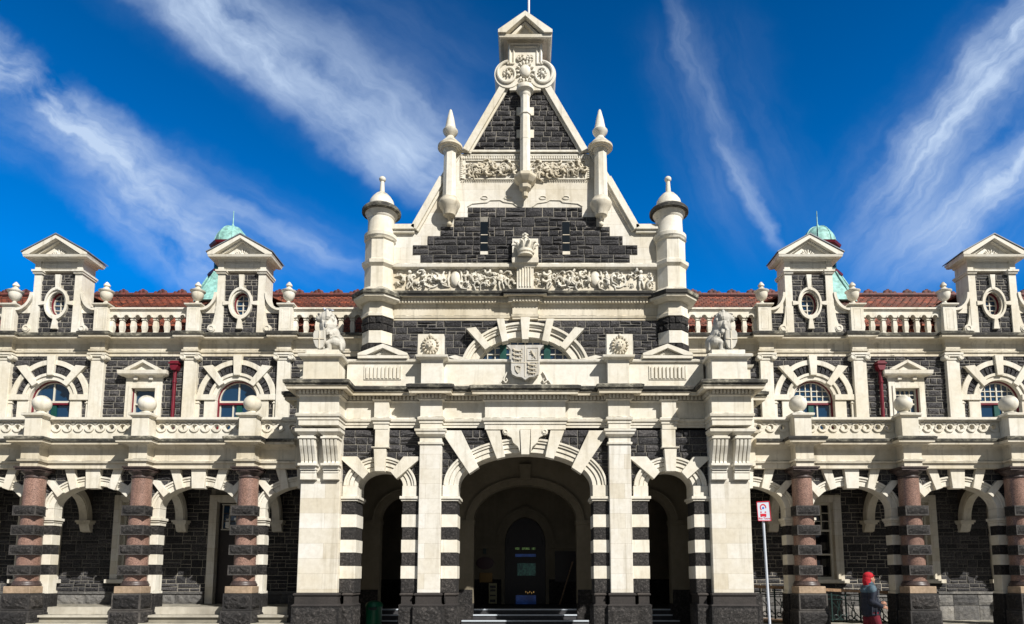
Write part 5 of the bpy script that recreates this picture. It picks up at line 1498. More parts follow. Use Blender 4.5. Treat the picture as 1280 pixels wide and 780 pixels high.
        k.sweep([(CE + .05, .5), (CE + .05, .05), (CE + .35, .05), (CE + .35, .5)], [(-.05, zz - .02), (.04, zz), (.07, zz + .06), (-.05, zz + .08)]); k.ell((CE + .2, .25, zz + .08), (.15, .15, .15), 0, 12, 8)
        k.build('side_parapet_block', 'lime', ST, .004)
        k = MB(s); k.box(CE - .1, CE, .1, YB, zt - .3, z(455, .5)); k.build('side_parapet', 'lime', ST)
    # centre raised panel with the shield of arms
    k = MB(); k.box(-.62, .62, YQ - .05, YQ + .1, zt + .0, zt + .10)
    k.build('shield_base', 'lime', ST, .004)
    sh = MB(); ys = YQ - .17
    def sp(dx, py): return (W(dx, py, ys), z(py, ys))
    outl = [(-23.6, 431), (23.6, 431), (19, 436.5), (18, 442), (18, 462), (16.5, 468), (11, 471), (4.5, 471.8), (0, 475), (-4.5, 471.8), (-11, 471), (-16.5, 468), (-18, 462), (-18, 442), (-19, 436.5)]
    sh.poly([sp(*p) for p in outl], ys, YQ - .02)
    so = sh.build('shield_of_arms', 'limegrey', ST, .008)
    c = MB()
    x0 = W(.4, 450, ys); c.box(-x0, x0, ys - .012, ys + .01, z(471, ys), z(432, ys)); c.box(W(-17, 452, ys), W(17, 452, ys), ys - .0121, ys + .01, z(453.6, ys), z(452.6, ys))
    def lionp(cx, zc, w_):      # lion passant in low relief
        c.tube([(cx - w_, ys - .012, zc + .02), (cx - w_ * .5, ys - .02, zc + .012), (cx + w_ * .2, ys - .02, zc), (cx + w_ * .8, ys - .015, zc + .012)], [.014, .02, .018, .01], 6)
        c.ell((cx - w_ * .95, ys - .02, zc + .045), (.024, .016, .024), 0, 8, 5)
        for q in (-.75, -.35, .35, .75): c.tube([(cx + w_ * q, ys - .014, zc), (cx + w_ * (q - .12), ys - .014, zc - .035)], .007, 5)
        c.tube([(cx + w_ * .8, ys - .012, zc + .01), (cx + w_ * 1.1, ys - .012, zc + .05), (cx + w_ * .8, ys - .012, zc + .065)], .006, 5)
    for i, py in enumerate((439, 444.3, 449.6)): lionp(W(-9, py, ys), z(py, ys), .105)
    for i, py in enumerate((457, 461.8, 466.6)): lionp(W(9, py, ys), z(py, ys), .095)
    bx0, bx1, bz0, bz1 = W(2.5, 445, ys), W(16.2, 445, ys), z(450.5, ys), z(435, ys)
    c.tube([(bx0, ys - .008, bz0), (bx1, ys - .008, bz0), (bx1, ys - .008, bz1), (bx0, ys - .008, bz1), (bx0, ys - .008, bz0)], .006, 4)
    cx, zc = (bx0 + bx1) / 2, (bz0 + bz1) / 2     # rampant lion
    c.tube([(cx + .04, ys - .012, zc - .05), (cx + .01, ys - .02, zc), (cx - .02, ys - .02, zc + .05)], [.014, .02, .018], 6); c.ell((cx - .03, ys - .02, zc + .075), (.022, .015, .02), 0, 8, 5)
    for a, b in (((cx - .01, zc + .03), (cx - .07, zc + .05)), ((cx - .01, zc + .01), (cx - .07, zc)), ((cx + .03, zc - .04), (cx - .01, zc - .09)), ((cx + .04, zc - .05), (cx + .07, zc - .10)), ((cx + .05, zc - .04), (cx + .08, zc + .04))): c.tube([(a[0], ys - .012, a[1]), (b[0], ys - .012, b[1])], .008, 5)
    hx, hz = W(-9, 461, ys), z(461.5, ys)         # harp
    c.tube([(hx - .06, ys - .014, hz + .08), (hx - .05, ys - .014, hz - .02), (hx + .0, ys - .014, hz - .09)], .012, 6); c.tube([(hx - .06, ys - .014, hz + .07), (hx, ys - .014, hz + .075), (hx + .065, ys - .014, hz + .05)], .012, 6); c.tube([(hx + .065, ys - .014, hz + .05), (hx + .05, ys - .014, hz - .03), (hx, ys - .014, hz - .09)], .010, 6)
    for i in range(4): c.tube([(hx - .03 + i * .025, ys - .006, hz + .07), (hx - .02 + i * .018, ys - .006, hz - .05 + i * .02)], .003, 4)
    c.build('heraldic_charges', 'limesootshade', so)
    for s in (-1, 1):
        c = MB(s); c.tube([(.40, YQ - .03, zt + .40), (.46, YQ - .04, zt + .30), (.50, YQ - .03, zt + .2), (.44, YQ - .04, zt + .14), (.40, YQ - .03, zt + .2), (.44, YQ - .04, zt + .24)], .022, 7); c.tube([(.50, YQ - .02, zt + .24), (.56, YQ - .03, zt + .16), (.60, YQ - .02, zt + .1)], .018, 6)
        c.build('scroll_supporter', 'lime', so)
    # ---------------- vestibule
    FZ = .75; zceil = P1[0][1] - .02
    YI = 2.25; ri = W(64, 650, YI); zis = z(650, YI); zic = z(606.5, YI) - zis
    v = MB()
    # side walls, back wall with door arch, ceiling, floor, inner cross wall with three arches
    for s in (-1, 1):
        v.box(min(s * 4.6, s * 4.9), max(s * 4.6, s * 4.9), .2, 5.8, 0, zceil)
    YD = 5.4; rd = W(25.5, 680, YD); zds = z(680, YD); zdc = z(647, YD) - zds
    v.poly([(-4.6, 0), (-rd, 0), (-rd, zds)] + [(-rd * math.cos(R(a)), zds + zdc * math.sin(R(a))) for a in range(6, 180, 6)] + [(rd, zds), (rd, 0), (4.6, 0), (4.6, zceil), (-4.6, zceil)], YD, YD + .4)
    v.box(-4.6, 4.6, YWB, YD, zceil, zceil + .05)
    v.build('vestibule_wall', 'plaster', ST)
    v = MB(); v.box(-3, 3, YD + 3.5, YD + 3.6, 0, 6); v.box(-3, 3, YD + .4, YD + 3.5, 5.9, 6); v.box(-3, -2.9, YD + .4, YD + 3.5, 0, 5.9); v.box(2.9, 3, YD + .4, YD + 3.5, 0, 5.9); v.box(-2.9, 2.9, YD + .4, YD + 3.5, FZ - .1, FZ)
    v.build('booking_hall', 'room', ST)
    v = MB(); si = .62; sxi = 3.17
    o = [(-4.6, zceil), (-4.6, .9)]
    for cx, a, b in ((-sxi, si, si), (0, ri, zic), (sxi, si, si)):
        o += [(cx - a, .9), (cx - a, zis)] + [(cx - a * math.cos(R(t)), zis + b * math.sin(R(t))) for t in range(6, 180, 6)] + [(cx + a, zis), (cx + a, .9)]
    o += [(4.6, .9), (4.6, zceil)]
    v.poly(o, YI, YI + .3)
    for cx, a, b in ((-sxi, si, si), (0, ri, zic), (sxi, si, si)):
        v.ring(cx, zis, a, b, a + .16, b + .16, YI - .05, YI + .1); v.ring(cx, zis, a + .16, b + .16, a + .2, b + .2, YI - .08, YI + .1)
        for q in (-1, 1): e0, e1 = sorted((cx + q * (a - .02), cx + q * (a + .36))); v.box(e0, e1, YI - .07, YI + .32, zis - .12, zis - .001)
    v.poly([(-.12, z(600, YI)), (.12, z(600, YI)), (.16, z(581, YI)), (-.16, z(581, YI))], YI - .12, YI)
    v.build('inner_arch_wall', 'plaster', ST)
    for x0, x1 in ((-4.6, -sxi - si), (-sxi + si, -ri), (ri, sxi - si), (sxi + si, 4.6)): v = MB(); v.box(x0 - .0, x1 + .0, YI - .03, YI + .33, 0, .9); v.box(x0 + .02, x1 - .02, YI - .02, YI + .32, .9, 1.25); v.build('basalt_dado', 'basaltb', ST)
    for a_, b_ in ((-4.6, -rd - .1), (rd + .1, 4.6)): v = MB(); v.box(a_, b_, YD - .04, YD, FZ, FZ + .75); v.build('basalt_dado', 'basaltb', ST)
    v = MB()
    v.ring(0, zds, rd, zdc, rd + .22, zdc + .22, YD - .06, YD + .02); v.ring(0, zds, rd + .22, zdc + .22, rd + .30, zdc + .30, YD - .10, YD + .02)
    v.box(-2.2, -rd, YD - .08, YD, zds - .14, zds - .0); v.box(rd, 2.2, YD - .08, YD, zds - .14, zds - .0)
    v.poly([(-.09, zds + zdc), (.09, zds + zdc), (.13, zds + zdc + .34), (-.13, zds + zdc + .34)], YD - .13, YD)
    v.build('door_arch', 'plaster', ST)
    d = MB(); yd = YD + .2
    d.ring(0, zds, rd - .08, zdc - .08, rd, zdc, yd - .03, yd + .05); d.box(-rd, -rd + .12, yd - .03, yd + .05, FZ, zds); d.box(rd - .12, rd, yd - .03, yd + .05, FZ, zds)
    d.box(-rd, rd, yd - .04, yd + .05, zds - .1, zds); d.box(-rd + .1, rd - .1, yd, yd + .04, FZ, zds + zdc - .05); 
    for x in (-.2, .2): d.box(x - .02, x + .02, yd - .04, yd + .02, zds, zds + zdc * .9)
    do = d.build('entrance_door', 'darkwood', ST)
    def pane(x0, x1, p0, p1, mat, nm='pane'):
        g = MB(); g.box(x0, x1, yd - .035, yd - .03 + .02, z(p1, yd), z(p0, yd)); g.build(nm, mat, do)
    for a, b in ((-.31, -.17), (-.1, .14), (.2, .31)): pane(a, b, 680.5, 687, 'glowtop')  # glowing sheets on the door imitate the daylit view through it
    pane(-.31, .33, 692.5, 696, 'glowblue'); pane(-.24, .32, 704, 719.5, 'glowgreen'); pane(-.29, .33, 744, 756, 'glowblue')
    for i in range(5): g = MB(); g.ell((.02 + i * .06, yd - .06, z(740 + (i % 2), yd)), (.015, .01, .03)); g.build('hall_lamp', 'litwarm', do)
    f = MB(); f.box(-4.6, 4.6, YI + .25, YD + .1, 0, FZ); f.build('vestibule_floor', 'darkstep', ST)
    for q, (zt_, yy) in enumerate(((FZ, YI + .25), (.62, YI), (.49, YI - .28), (.36, YI - .56), (.23, YI - .84), (.1, YI - 1.12))):
        for xa, xb in ((-1.62, 1.62), (sxi - .75, sxi + .75), (-sxi - .75, -sxi + .75)):
            st = MB(); st.box(xa, xb, yy, YI + .26, zt_ - .13, zt_ - .006) if q else None
            if q: st.build('porch_step', 'darkstep', ST)
            n_ = MB(); n_.box(xa + .01, xb - .01, yy - .02, yy + .03, zt_ - .035, zt_); n_.build('step_nosing', 'nosing', ST)
    # fittings on the vestibule wall
    k = MB(); cx, zc = W(-50, 704, YD), z(704, YD)
    k.ring(cx, zc, 0, 0, .27, .19, YD - .06, YD - .01, 0, 360, 28); pl = k.build('oval_plaque', 'maroonplate', ST)
    k = MB(); k.box(W(-57, 722, YD), W(-41, 722, YD), YD - .05, YD, z(728, YD), z(716, YD)); k.build('brass_plate', 'brass', ST)
    k = MB(); k.box(W(-52.5, 690, YD), W(-48.5, 690, YD), YD - .10, YD, z(692.5, YD), z(686, YD)); k.build('wall_lamp', 'iron', ST)
    k = MB(); xa, xb, za, zb_ = W(37, 700, YD), W(64, 700, YD), z(727, YD), z(689, YD)
    k.box(xa, xb, YD - .07, YD, za, zb_); ko = k.build('notice_board', 'darkwood', ST)
porch()
# ================================================================ lettering helper
def text(body, size, loc, rot, mat, parent=None, name='lettering', align='CENTER', ext=.001):
    cu = bpy.data.curves.new(name, 'FONT'); cu.body = body; cu.size = size; cu.align_x = align; cu.extrude = ext
    o = bpy.data.objects.new(name, cu); COL.objects.link(o); o.location = loc; o.rotation_euler = rot
    cu.materials.append(M[mat])
    bpy.context.view_layer.update()
    me = bpy.data.meshes.new_from_object(o); n = bpy.data.objects.new(name, me); COL.objects.link(n); n.location = loc; n.rotation_euler = rot
    bpy.data.objects.remove(o)
    if parent is not None: n.parent = parent
    return n
# ================================================================ statues and people: one fused skin from tapered limbs
def fuse(name, parts, mat, parent, voxel, smooth=2):
    mb = MB()
    for p in parts:
        if p[0] == 'e': mb.ell(p[1], p[2], p[3] if len(p) > 3 else 0, 16, 10, p[4] if len(p) > 4 else 'Y')
        else:
            pts, rad = p[1], p[2]; mb.tube(pts, rad, 12)
            for q, r_ in ((pts[0], rad[0]), (pts[-1], rad[-1])): mb.ell(q, (r_, r_, r_), 0, 12, 8)
            for q, r_ in zip(pts[1:-1], rad[1:-1]): mb.ell(q, (r_, r_, r_), 0, 12, 8)
    o = mb.build(name, mat, parent)
    m = o.modifiers.new('fuse', 'REMESH'); m.mode = 'VOXEL'; m.voxel_size = voxel; m.use_smooth_shade = True
    if smooth:
        k = o.modifiers.new('soft', 'SMOOTH'); k.iterations = smooth; k.factor = .5
    return o
def lion(s, label):
    YC = -.95
    zb = Z(447, YC + .1) + .20
    t = empty('lion_statue', (s * 4.46, YC + .47, zb)); tag(t, label, 'statue', 'seated lions on the porch corners')
    H = Z(387, YC + .35) - zb; k = H / .98
    q = s          # faces outwards
    E = lambda x, y, z_: (q * x * k * .80, y * k, z_ * k)
    parts = [('e', E(-.16, .05, .24), (.20 * k, .20 * k, .24 * k)), ('e', E(-.02, .02, .44), (.20 * k, .19 * k, .30 * k), q * .35),
             ('e', E(.05, -.02, .62), (.20 * k, .20 * k, .22 * k)), ('e', E(.08, -.04, .78), (.19 * k, .18 * k, .19 * k)), ('e', E(.06, 0, .50), (.16 * k, .17 * k, .2 * k)),
             ('e', E(.19, -.08, .80), (.11 * k, .11 * k, .12 * k)), ('e', E(.27, -.10, .77), (.085 * k, .075 * k, .07 * k)), ('e', E(.30, -.10, .73), (.05 * k, .05 * k, .035 * k)),
             ('e', E(.26, -.10, .87), (.06 * k, .09 * k, .03 * k)),
             ('t', [E(.10, -.12, .50), E(.14, -.15, .28), E(.13, -.16, .05)], [.085 * k, .065 * k, .055 * k]), ('e', E(.17, -.18, .03), (.085 * k, .06 * k, .035 * k)),
             ('t', [E(.10, .10, .50), E(.20, .02, .46), E(.30, -.10, .42)], [.085 * k, .06 * k, .055 * k]), ('e', E(.32, -.13, .42), (.06 * k, .06 * k, .05 * k)),
             ('t', [E(-.18, -.12, .24), E(-.02, -.17, .18), E(-.06, -.18, .04)], [.13 * k, .085 * k, .05 * k]), ('e', E(.02, -.19, .03), (.10 * k, .055 * k, .035 * k)),
             ('e', E(-.1, .18, .05), (.16 * k, .06 * k, .05 * k)),
             ('t', [E(-.30, .06, .08), E(-.38, .0, .05), E(-.36, -.12, .06), E(-.33, -.12, .2)], [.03 * k, .028 * k, .028 * k, .04 * k]),
             ('e', E(.05, -.15, .93), (.035 * k, .03 * k, .045 * k)), ('e', E(.05, .08, .93), (.035 * k, .03 * k, .045 * k))]
    r2 = random.Random(5)
    for i in range(46):    # locks of the mane
        a = r2.uniform(-2.6, 2.6); zz = r2.uniform(.42, .92); rr = .20 - abs(zz - .68) * .15
        x, y = -.0 + .05 * zz + rr * math.cos(a + PI) * .95, -.02 + rr * math.sin(a + PI)
        if a > -.8 or True: parts.append(('t', [E(x, y, zz), E(x * 1.1 - .02, y * 1.12, zz - .06), E(x * 1.05, y * 1.1, zz - .12)], [.026 * k, .03 * k, .014 * k]))
    body = fuse('lion_body', parts, 'statue', t, .011, 1)
    f = MB(); f.sx = q
    for yy in (-.155, -.06): f.ell((.27 * k, yy * k, .815 * k), (.012, .012, .010), 0, 8, 5)
    f.ell((.345 * k, -.10 * k, .785 * k), (.016, .028, .016), 0, 8, 5); f.box(.30 * k, .352 * k, -.135 * k, -.065 * k, .738 * k, .748 * k)
    f.build('face_detail', 'basalts', t)
    sh = MB(); sh.sx = q
    pts = [(.03, .44), (.26, .44), (.29, .36), (.28, .20), (.23, .08), (.15, .005), (.07, .06), (.02, .20)]
    sh.poly([(x * k, z_ * k) for x, z_ in pts], -.30 * k, -.23 * k)
    so = sh.build('shield', 'statue', t, .01)
    sh = MB(); sh.sx = q; sh.box(.135 * k, .155 * k, -.315 * k, -.295 * k, .03 * k, .43 * k); sh.box(.04 * k, .28 * k, -.3151 * k, -.295 * k, .24 * k, .26 * k)
    sh.build('shield_cross', 'limesootshade', so)
    if s < 0:
        return t
    return t
lion(-1, 'weathered stone lion with shield on the left porch corner, below a gull')
lion(1, 'weathered stone lion with shield on the right porch corner, above the red and white sign')
# gull perched on the left lion
_zb = Z(447, -.85) + .20; _H = Z(387, -.6) - _zb
g = empty('gull', (-4.52, -.52, _zb + _H * .955)); tag(g, 'small grey and white gull perched on the stone lion head', 'bird')
fuse('gull_body', [('e', (0, 0, .055), (.085, .04, .04)), ('e', (-.09, 0, .095), (.032, .028, .03)), ('t', [(-.05, 0, .06), (-.085, 0, .09)], [.035, .026]), ('t', [(.06, 0, .06), (.13, 0, .06)], [.03, .012])], 'signwhite', g, .008)
k = MB()
for yy in (-.036, .036): k.ell((.02, yy, .065), (.085, .012, .028))
k.build('wing', 'lead', g); k = MB(); k.tube([(-.115, 0, .093), (-.15, 0, .085)], [.010, .003], 6); k.build('beak', 'yellow', g)
k = MB()
for yy in (-.015, .015): k.tube([(0, yy, -.02), (0, yy, .03)], .005, 5)
k.build('leg', 'yellow', g)

# ---------------------------------------------------------------- the passer-by
def person(X, Y):
    t = empty('person', (X, Y, .0), 0); tag(t, 'person in red head covering, navy and grey-blue jacket and crimson trousers walking past the arcade', 'person')
    # faces +X, mid stride; units metres, 1.66 tall
    legs = [('t', [(0, -.08, .86), (.10, -.09, .50), (.18, -.09, .10)], [.095, .062, .042]), ('t', [(0, .08, .86), (-.04, .09, .50), (-.22, .09, .14)], [.095, .062, .042])]
    body = [('e', (0, 0, .90), (.13, .16, .13)), ('e', (0, 0, 1.08), (.12, .15, .18)), ('e', (.0, 0, 1.28), (.13, .17, .14)), ('t', [(0, 0, 1.32), (.01, 0, 1.45)], [.06, .05]),
            ('e', (.025, 0, 1.545), (.088, .072, .108)), ('e', (.085, 0, 1.50), (.035, .04, .04)), ('e', (.118, 0, 1.53), (.020, .013, .016)), ('e', (.112, 0, 1.493), (.014, .022, .009)), ('e', (.10, 0, 1.455), (.02, .025, .018)),
            ('t', [(.015, -.072, 1.55), (.015, -.078, 1.52)], [.016, .013]), ('t', [(.015, .072, 1.55), (.015, .078, 1.52)], [.016, .013])] + legs
    arms = [('t', [(-.01, -.19, 1.34), (-.06, -.21, 1.08), (.14, -.19, .97)], [.055, .045, .03]), ('t', [(-.01, .19, 1.34), (.10, .21, 1.12), (.30, .18, 1.04)], [.055, .045, .03])]
    hands = []
    for (hx, hy, hz) in ((.16, -.185, .955), (.33, .175, 1.03)):
        hands.append(('e', (hx + .03, hy, hz), (.045, .020, .035)))
        for i, l in enumerate((.055, .065, .06, .048)):
            z0 = hz + .024 - i * .016; hands.append(('t', [(hx + .06, hy, z0), (hx + .06 + l * .6, hy + .006, z0 - .008), (hx + .06 + l * .8, hy + .012, z0 - .028)], [.009, .0085, .007]))
        hands.append(('t', [(hx + .01, hy - .015, hz + .025), (hx + .05, hy - .03, hz + .035)], [.010, .008]))
    feet = [('e', (.23, -.09, .045), (.12, .045, .045)), ('e', (-.20, .09, .07), (.11, .045, .045), .4)]
    fuse('person_body', body + arms + hands, 'skin', t, .008, 1)
    fuse('trousers', [('e', (0, 0, .86), (.15, .17, .12))] + [('t', p[1], [.118, .088, .072]) for p in legs], 'trouser', t, .013)
    for i, fp in enumerate(feet): fuse('shoe', [fp], 'shoe', t, .01)
    ja = fuse('jacket', [('e', (-.01, 0, .93), (.19, .215, .20)), ('e', (-.015, 0, 1.06), (.175, .20, .22)), ('e', (-.02, 0, 1.20), (.165, .20, .12)), ('e', (.0, 0, .80), (.185, .205, .06)),
                    ('t', [(-.01, -.19, 1.28), (-.07, -.215, 1.07), (.12, -.20, .975)], [.085, .078, .055]), ('t', [(-.01, .19, 1.28), (.10, .21, 1.12), (.28, .185, 1.045)], [.085, .075, .052])], 'navy', t, .014)
    fuse('jacket_yoke', [('e', (-.02, 0, 1.285), (.155, .195, .085)), ('t', [(-.02, -.16, 1.34), (-.025, -.19, 1.29)], [.085, .088]), ('t', [(-.02, .16, 1.34), (-.01, .19, 1.29)], [.085, .088]), ('t', [(-.02, 0, 1.36), (.0, 0, 1.42)], [.105, .092])], 'teal', t, .014)
    k = MB()
    for i_ in range(9):
        a_ = -1.9 + i_ * .48; k.tube([(-.015 + .186 * math.cos(a_), .208 * math.sin(a_), .80), (-.015 + .180 * math.cos(a_ + .08), .212 * math.sin(a_ + .08), .98), (-.02 + .165 * math.cos(a_ + .02), .195 * math.sin(a_ + .02), 1.12)], [.014, .020, .004], 6)
    k.build('jacket_folds', 'navy', t)
    k = MB(); k.lathe([(.085, 1.40), (.098, 1.45), (.09, 1.455), (.078, 1.41)], .0, 0, 18); k.build('collar', 'teal', t)
    k = MB(); k.tube([(.165, -.06, 1.30), (.172, -.03, 1.12), (.178, 0, .85)], .008, 6); k.build('zip', 'lead', t)
    hood = [('e', (-.008, 0, 1.60), (.108, .094, .088)), ('e', (-.038, 0, 1.535), (.085, .092, .105)), ('t', [(-.05, 0, 1.50), (-.03, 0, 1.42)], [.085, .085])]
    fuse('head_scarf', hood, 'red', t, .009)
    k = MB(); k.tube([(.065 + .03 * math.cos(R(a)), .088 * math.sin(R(a)), 1.605) for a in range(-90, 91, 15)], .010, 8); k.build('scarf_band', 'red', t)
    for yy in (-.033, .033):
        k = MB(); k.ell((.098, yy, 1.555), (.011, .011, .008), 0, 8, 6); k.build('eye', 'eye', t)
        k = MB(); k.tube([(.100, yy - .014, 1.575), (.106, yy, 1.578), (.100, yy + .014, 1.573)], .003, 5); k.build('eyebrow', 'eye', t)
    return t
PE = person(7.27, -1.0)

# ================================================================ street furniture
# bus sign
t = empty('bus_sign', (4.62, -2.5, .0)); tag(t, 'white and red bus sign on a slim white pole before the right porch pier', 'sign')
k = MB(); k.tube([(0, 0, 0), (-.055, 0, 2.60 - 0), (-.066, 0, 2.98)], .024, 12); k.lathe([(.07, 0), (.07, .02), (.035, .04)], 0, 0, 12); po = k.build('pole', 'whitepole', t)
sp = bpy.data.objects.new('sign_plate', None)
cxs, z0, z1 = -.055, Z(651, -2.53), Z(627, -2.53)
k = MB(); k.poly([(cxs - .115, z0 + .005), (cxs + .13, z0), (cxs + .108, z1 + .005), (cxs - .13, z1 - .01)], -.045, -.035); pl = k.build('sign_plate', 'signwhite', t)
k = MB()
for a, b in (((-.115, z0), (.13, z0)), ((.13, z0), (.108, z1)), ((.108, z1), (-.13, z1 - .01)), ((-.13, z1 - .01), (-.115, z0))): k.tube([(cxs + a[0], -.047, a[1]), (cxs + b[0], -.047, b[1])], .008, 6)
k.build('border', 'signred', pl)
k = MB(); cx, zc = cxs - .012, z0 + .255
k.ring(cx, zc, .042, .045, .062, .068, -.0475, -.044, -15, 235, 24)
k.box(cx - .058, cx + .058, -.0475, -.044, z0 + .09, z0 + .135); k.box(cx - .045, cx + .045, -.0476, -.044, z0 + .083, z0 + .09)
for q in (-1, 1): k.ring(cx + q * .042, z0 + .165, 0, 0, .016, .014, -.0475, -.044, 0, 360, 12); k.box(cx + q * .04 - .015, cx + q * .04 + .015, -.0477, -.044, z0 + .072, z0 + .084)
k.build('bus_pictogram', 'signred', pl)
k = MB(); k.ring(cx + .002, zc - .01, 0, 0, .02, .022, -.048, -.044, 0, 360, 14); k.build('blue_spot', 'signblue', pl)
text('Bus Tours', .052, (cxs + .005, -.0475, z0 + .028), (R(90), R(0), 0), 'signred', pl)

# railing along the ramp
def railing():
    xa, xb = 5.2, 9.2
    ya = .98
    zr = lambda x: Z(733.5, ya) + (Z(741.5, ya) - Z(733.5, ya)) * (x - 6.9) / (8.6 - 6.9) if x > 5.6 else Z(733.5, ya) + .10
    t = empty('ramp_railing', (xa, ya, .5)); tag(t, 'dark green iron scroll railing with timber handrail behind the right arcade', 'railing')
    def bld(nm, mb, mat):
        for i, v in enumerate(mb.v): mb.v[i] = (v[0] - xa, v[1] - ya, v[2] - .5)
        return mb.build(nm, mat, t)
    zrr = lambda x: 1.365 - .045 * (x - 5.2)
    k = MB(); n = 10
    k.poly([(xa, zrr(xa) - .035), (xb, zrr(xb) - .035), (xb, zrr(xb) + .035), (xa, zrr(xa) + .035)], ya - .05, ya + .03); bld('handrail', k, 'wood')
    k = MB()
    for o in (.12, .22, .70): k.tube([(xa, ya, zrr(xa) - o), (xb, ya, zrr(xb) - o)], .011, 6)
    bld('rail', k, 'iron')
    x = xa + .1; i = 0
    while x < xb:
        k = MB(); k.box(x - .016, x + .016, ya - .016, ya + .016, zrr(x) - .75, zrr(x) - .03); bld('baluster', k, 'iron')
        if x + .34 < xb:
            k = MB(); m = x + .17; zc = zrr(m) - .46
            for q in (-1, 1):
                pts = [(m + q * (.02 + .10 * f * math.cos(f * 5.5)), ya, zc + .20 - .42 * f + .05 * math.sin(f * 6)) for f in [j / 14 for j in range(15)]]; k.tube(pts, .013, 5)
                k.tube([(m + q * .08 + .05 * math.cos(R(a)), ya, zc - .17 + .05 * math.sin(R(a))) for a in range(0, 300, 30)], .012, 5)
            k.tube([(x, ya, zc + .2), (x + .34, ya, zc - .2)], .011, 5); k.tube([(m + .055 * math.cos(R(a)), ya, zrr(m) - .17 + .045 * math.sin(R(a))) for a in range(0, 361, 30)], .006, 5)
            bld('scroll_panel', k, 'iron')
        x += .34
    k = MB(); k.poly([(xa, .5), (xb, .5), (xb, zrr(xb) - .80), (xa, zrr(xa) - .80)], ya - .03, ya + .02)
    x = xa
    while x < xb: k.box(x, x + .012, ya - .04, ya - .025, .5, zrr(x) - .82); x += .09
    bld('boarded_side', k, 'ramp_green')
    k = MB(); k.poly([(xa, zrr(xa) - .82), (xb, zrr(xb) - .82), (xb, zrr(xb) - .78), (xa, zrr(xa) - .78)], ya - .06, ya + .9); bld('ramp_deck', k, 'wood')
railing()
# post with blue sign at the foot of the ramp
t = empty('iron_post', (9.38, .9, .5)); tag(t, 'dark green iron post with ball top carrying a small blue sign', 'post')
k = MB(); zt = Z(728, .9) - .5
k.lathe([(.06, 0), (.06, .05), (.032, .1), (.03, zt - .12), (.045, zt - .10), (.03, zt - .08), (.028, zt - .05)], 0, 0, 12); k.ell((0, 0, zt - .02), (.045, .045, .05), 0, 12, 8); k.build('post', 'iron', t)
k = MB(); k.box(-.22, -.13, -.06, -.05, zt - .52, zt - .28); pb = k.build('blue_plate', 'signblue', t)
k = MB(); k.box(-.22, -.03, -.045, -.035, zt - .5, zt - .47); k.box(-.22, -.03, -.045, -.035, zt - .33, zt - .3); k.box(-.3, 0, -.03, .0, zt - .22, zt - .17); k.build('plate_bracket', 'iron', t)
# litter bin in the left porch bay
t = empty('litter_bin', (-3.62, 1.0, .0)); tag(t, 'dark green litter bin standing inside the small left porch arch', 'bin')
k = MB(); hb = Z(752, 1.0); k.lathe([(.17, .0), (.18, .02), (.19, hb - .12), (.20, hb - .10)], 0, 0, 20); k.build('bin_body', 'binc', t)
k = MB(); k.lathe([(.21, hb - .12), (.21, hb - .07), (.17, hb - .01), (.06, hb + .02), (0, hb + .02)], 0, 0, 20); k.build('lid', 'binc', t)
k = MB(); k.box(-.10, .10, -.22, -.16, hb - .19, hb - .13); k.build('opening', 'iron', t)
# standing sign in the vestibule
t = empty('standing_sign', (W(-40.5, 745, 4.9), 4.9, .75)); tag(t, 'pale yellow standing sign board in the dark entrance hall', 'sign')
k = MB(); hs = Z(729, 4.9) - .75; k.box(-.12, .12, -.02, .0, .04, hs); bo = k.build('board', 'yellow', t)
k = MB()
for a, b, c, d in ((-.09, .09, hs - .14, hs - .07), (-.08, .08, hs - .24, hs - .18), (-.085, .085, hs - .38, hs - .34)): k.box(a, b, -.024, -.021, c, d)
k.box(-.08, .08, -.024, -.021, .08, .16); k.build('dark_panel', 'darkwood', bo)
k = MB(); k.tube([(-.1, 0, 0), (-.1, 0, .1)], .012, 6); k.tube([(.1, 0, 0), (.1, 0, .1)], .012, 6); k.tube([(-.1, .15, 0), (-.1, .0, hs - .1)], .010, 6); k.tube([(.1, .15, 0), (.1, .0, hs - .1)], .010, 6); k.build('stand', 'iron', t)
# leaning plank
t = empty('leaning_plank', (1.0, 4.9, .75)); tag(t, 'timber plank leaning against the wall right of the entrance door', 'plank')
k = MB(); k.poly([(0, 0), (.04, 0), (.44, 1.28), (.40, 1.28)], 0, .08); k.build('plank', 'wood', t)

# ================================================================ ground
k = MB(); k.box(-400, 400, -400, 400, -.35, -.155); o = k.build('road', 'asphalt'); tag(o, 'grey asphalt road before the station', kind='structure')
k = MB(); k.box(-60, 60, -6.5, 40, -.15, 0.0); o = k.build('pavement', 'paving'); tag(o, 'pale paved forecourt in front of the station', kind='structure')
k = MB(); k.box(-60, 60, -6.7, -6.502, -.155, 0.004); o = k.build('kerb', 'step'); tag(o, 'stone kerb edging the forecourt', kind='structure')

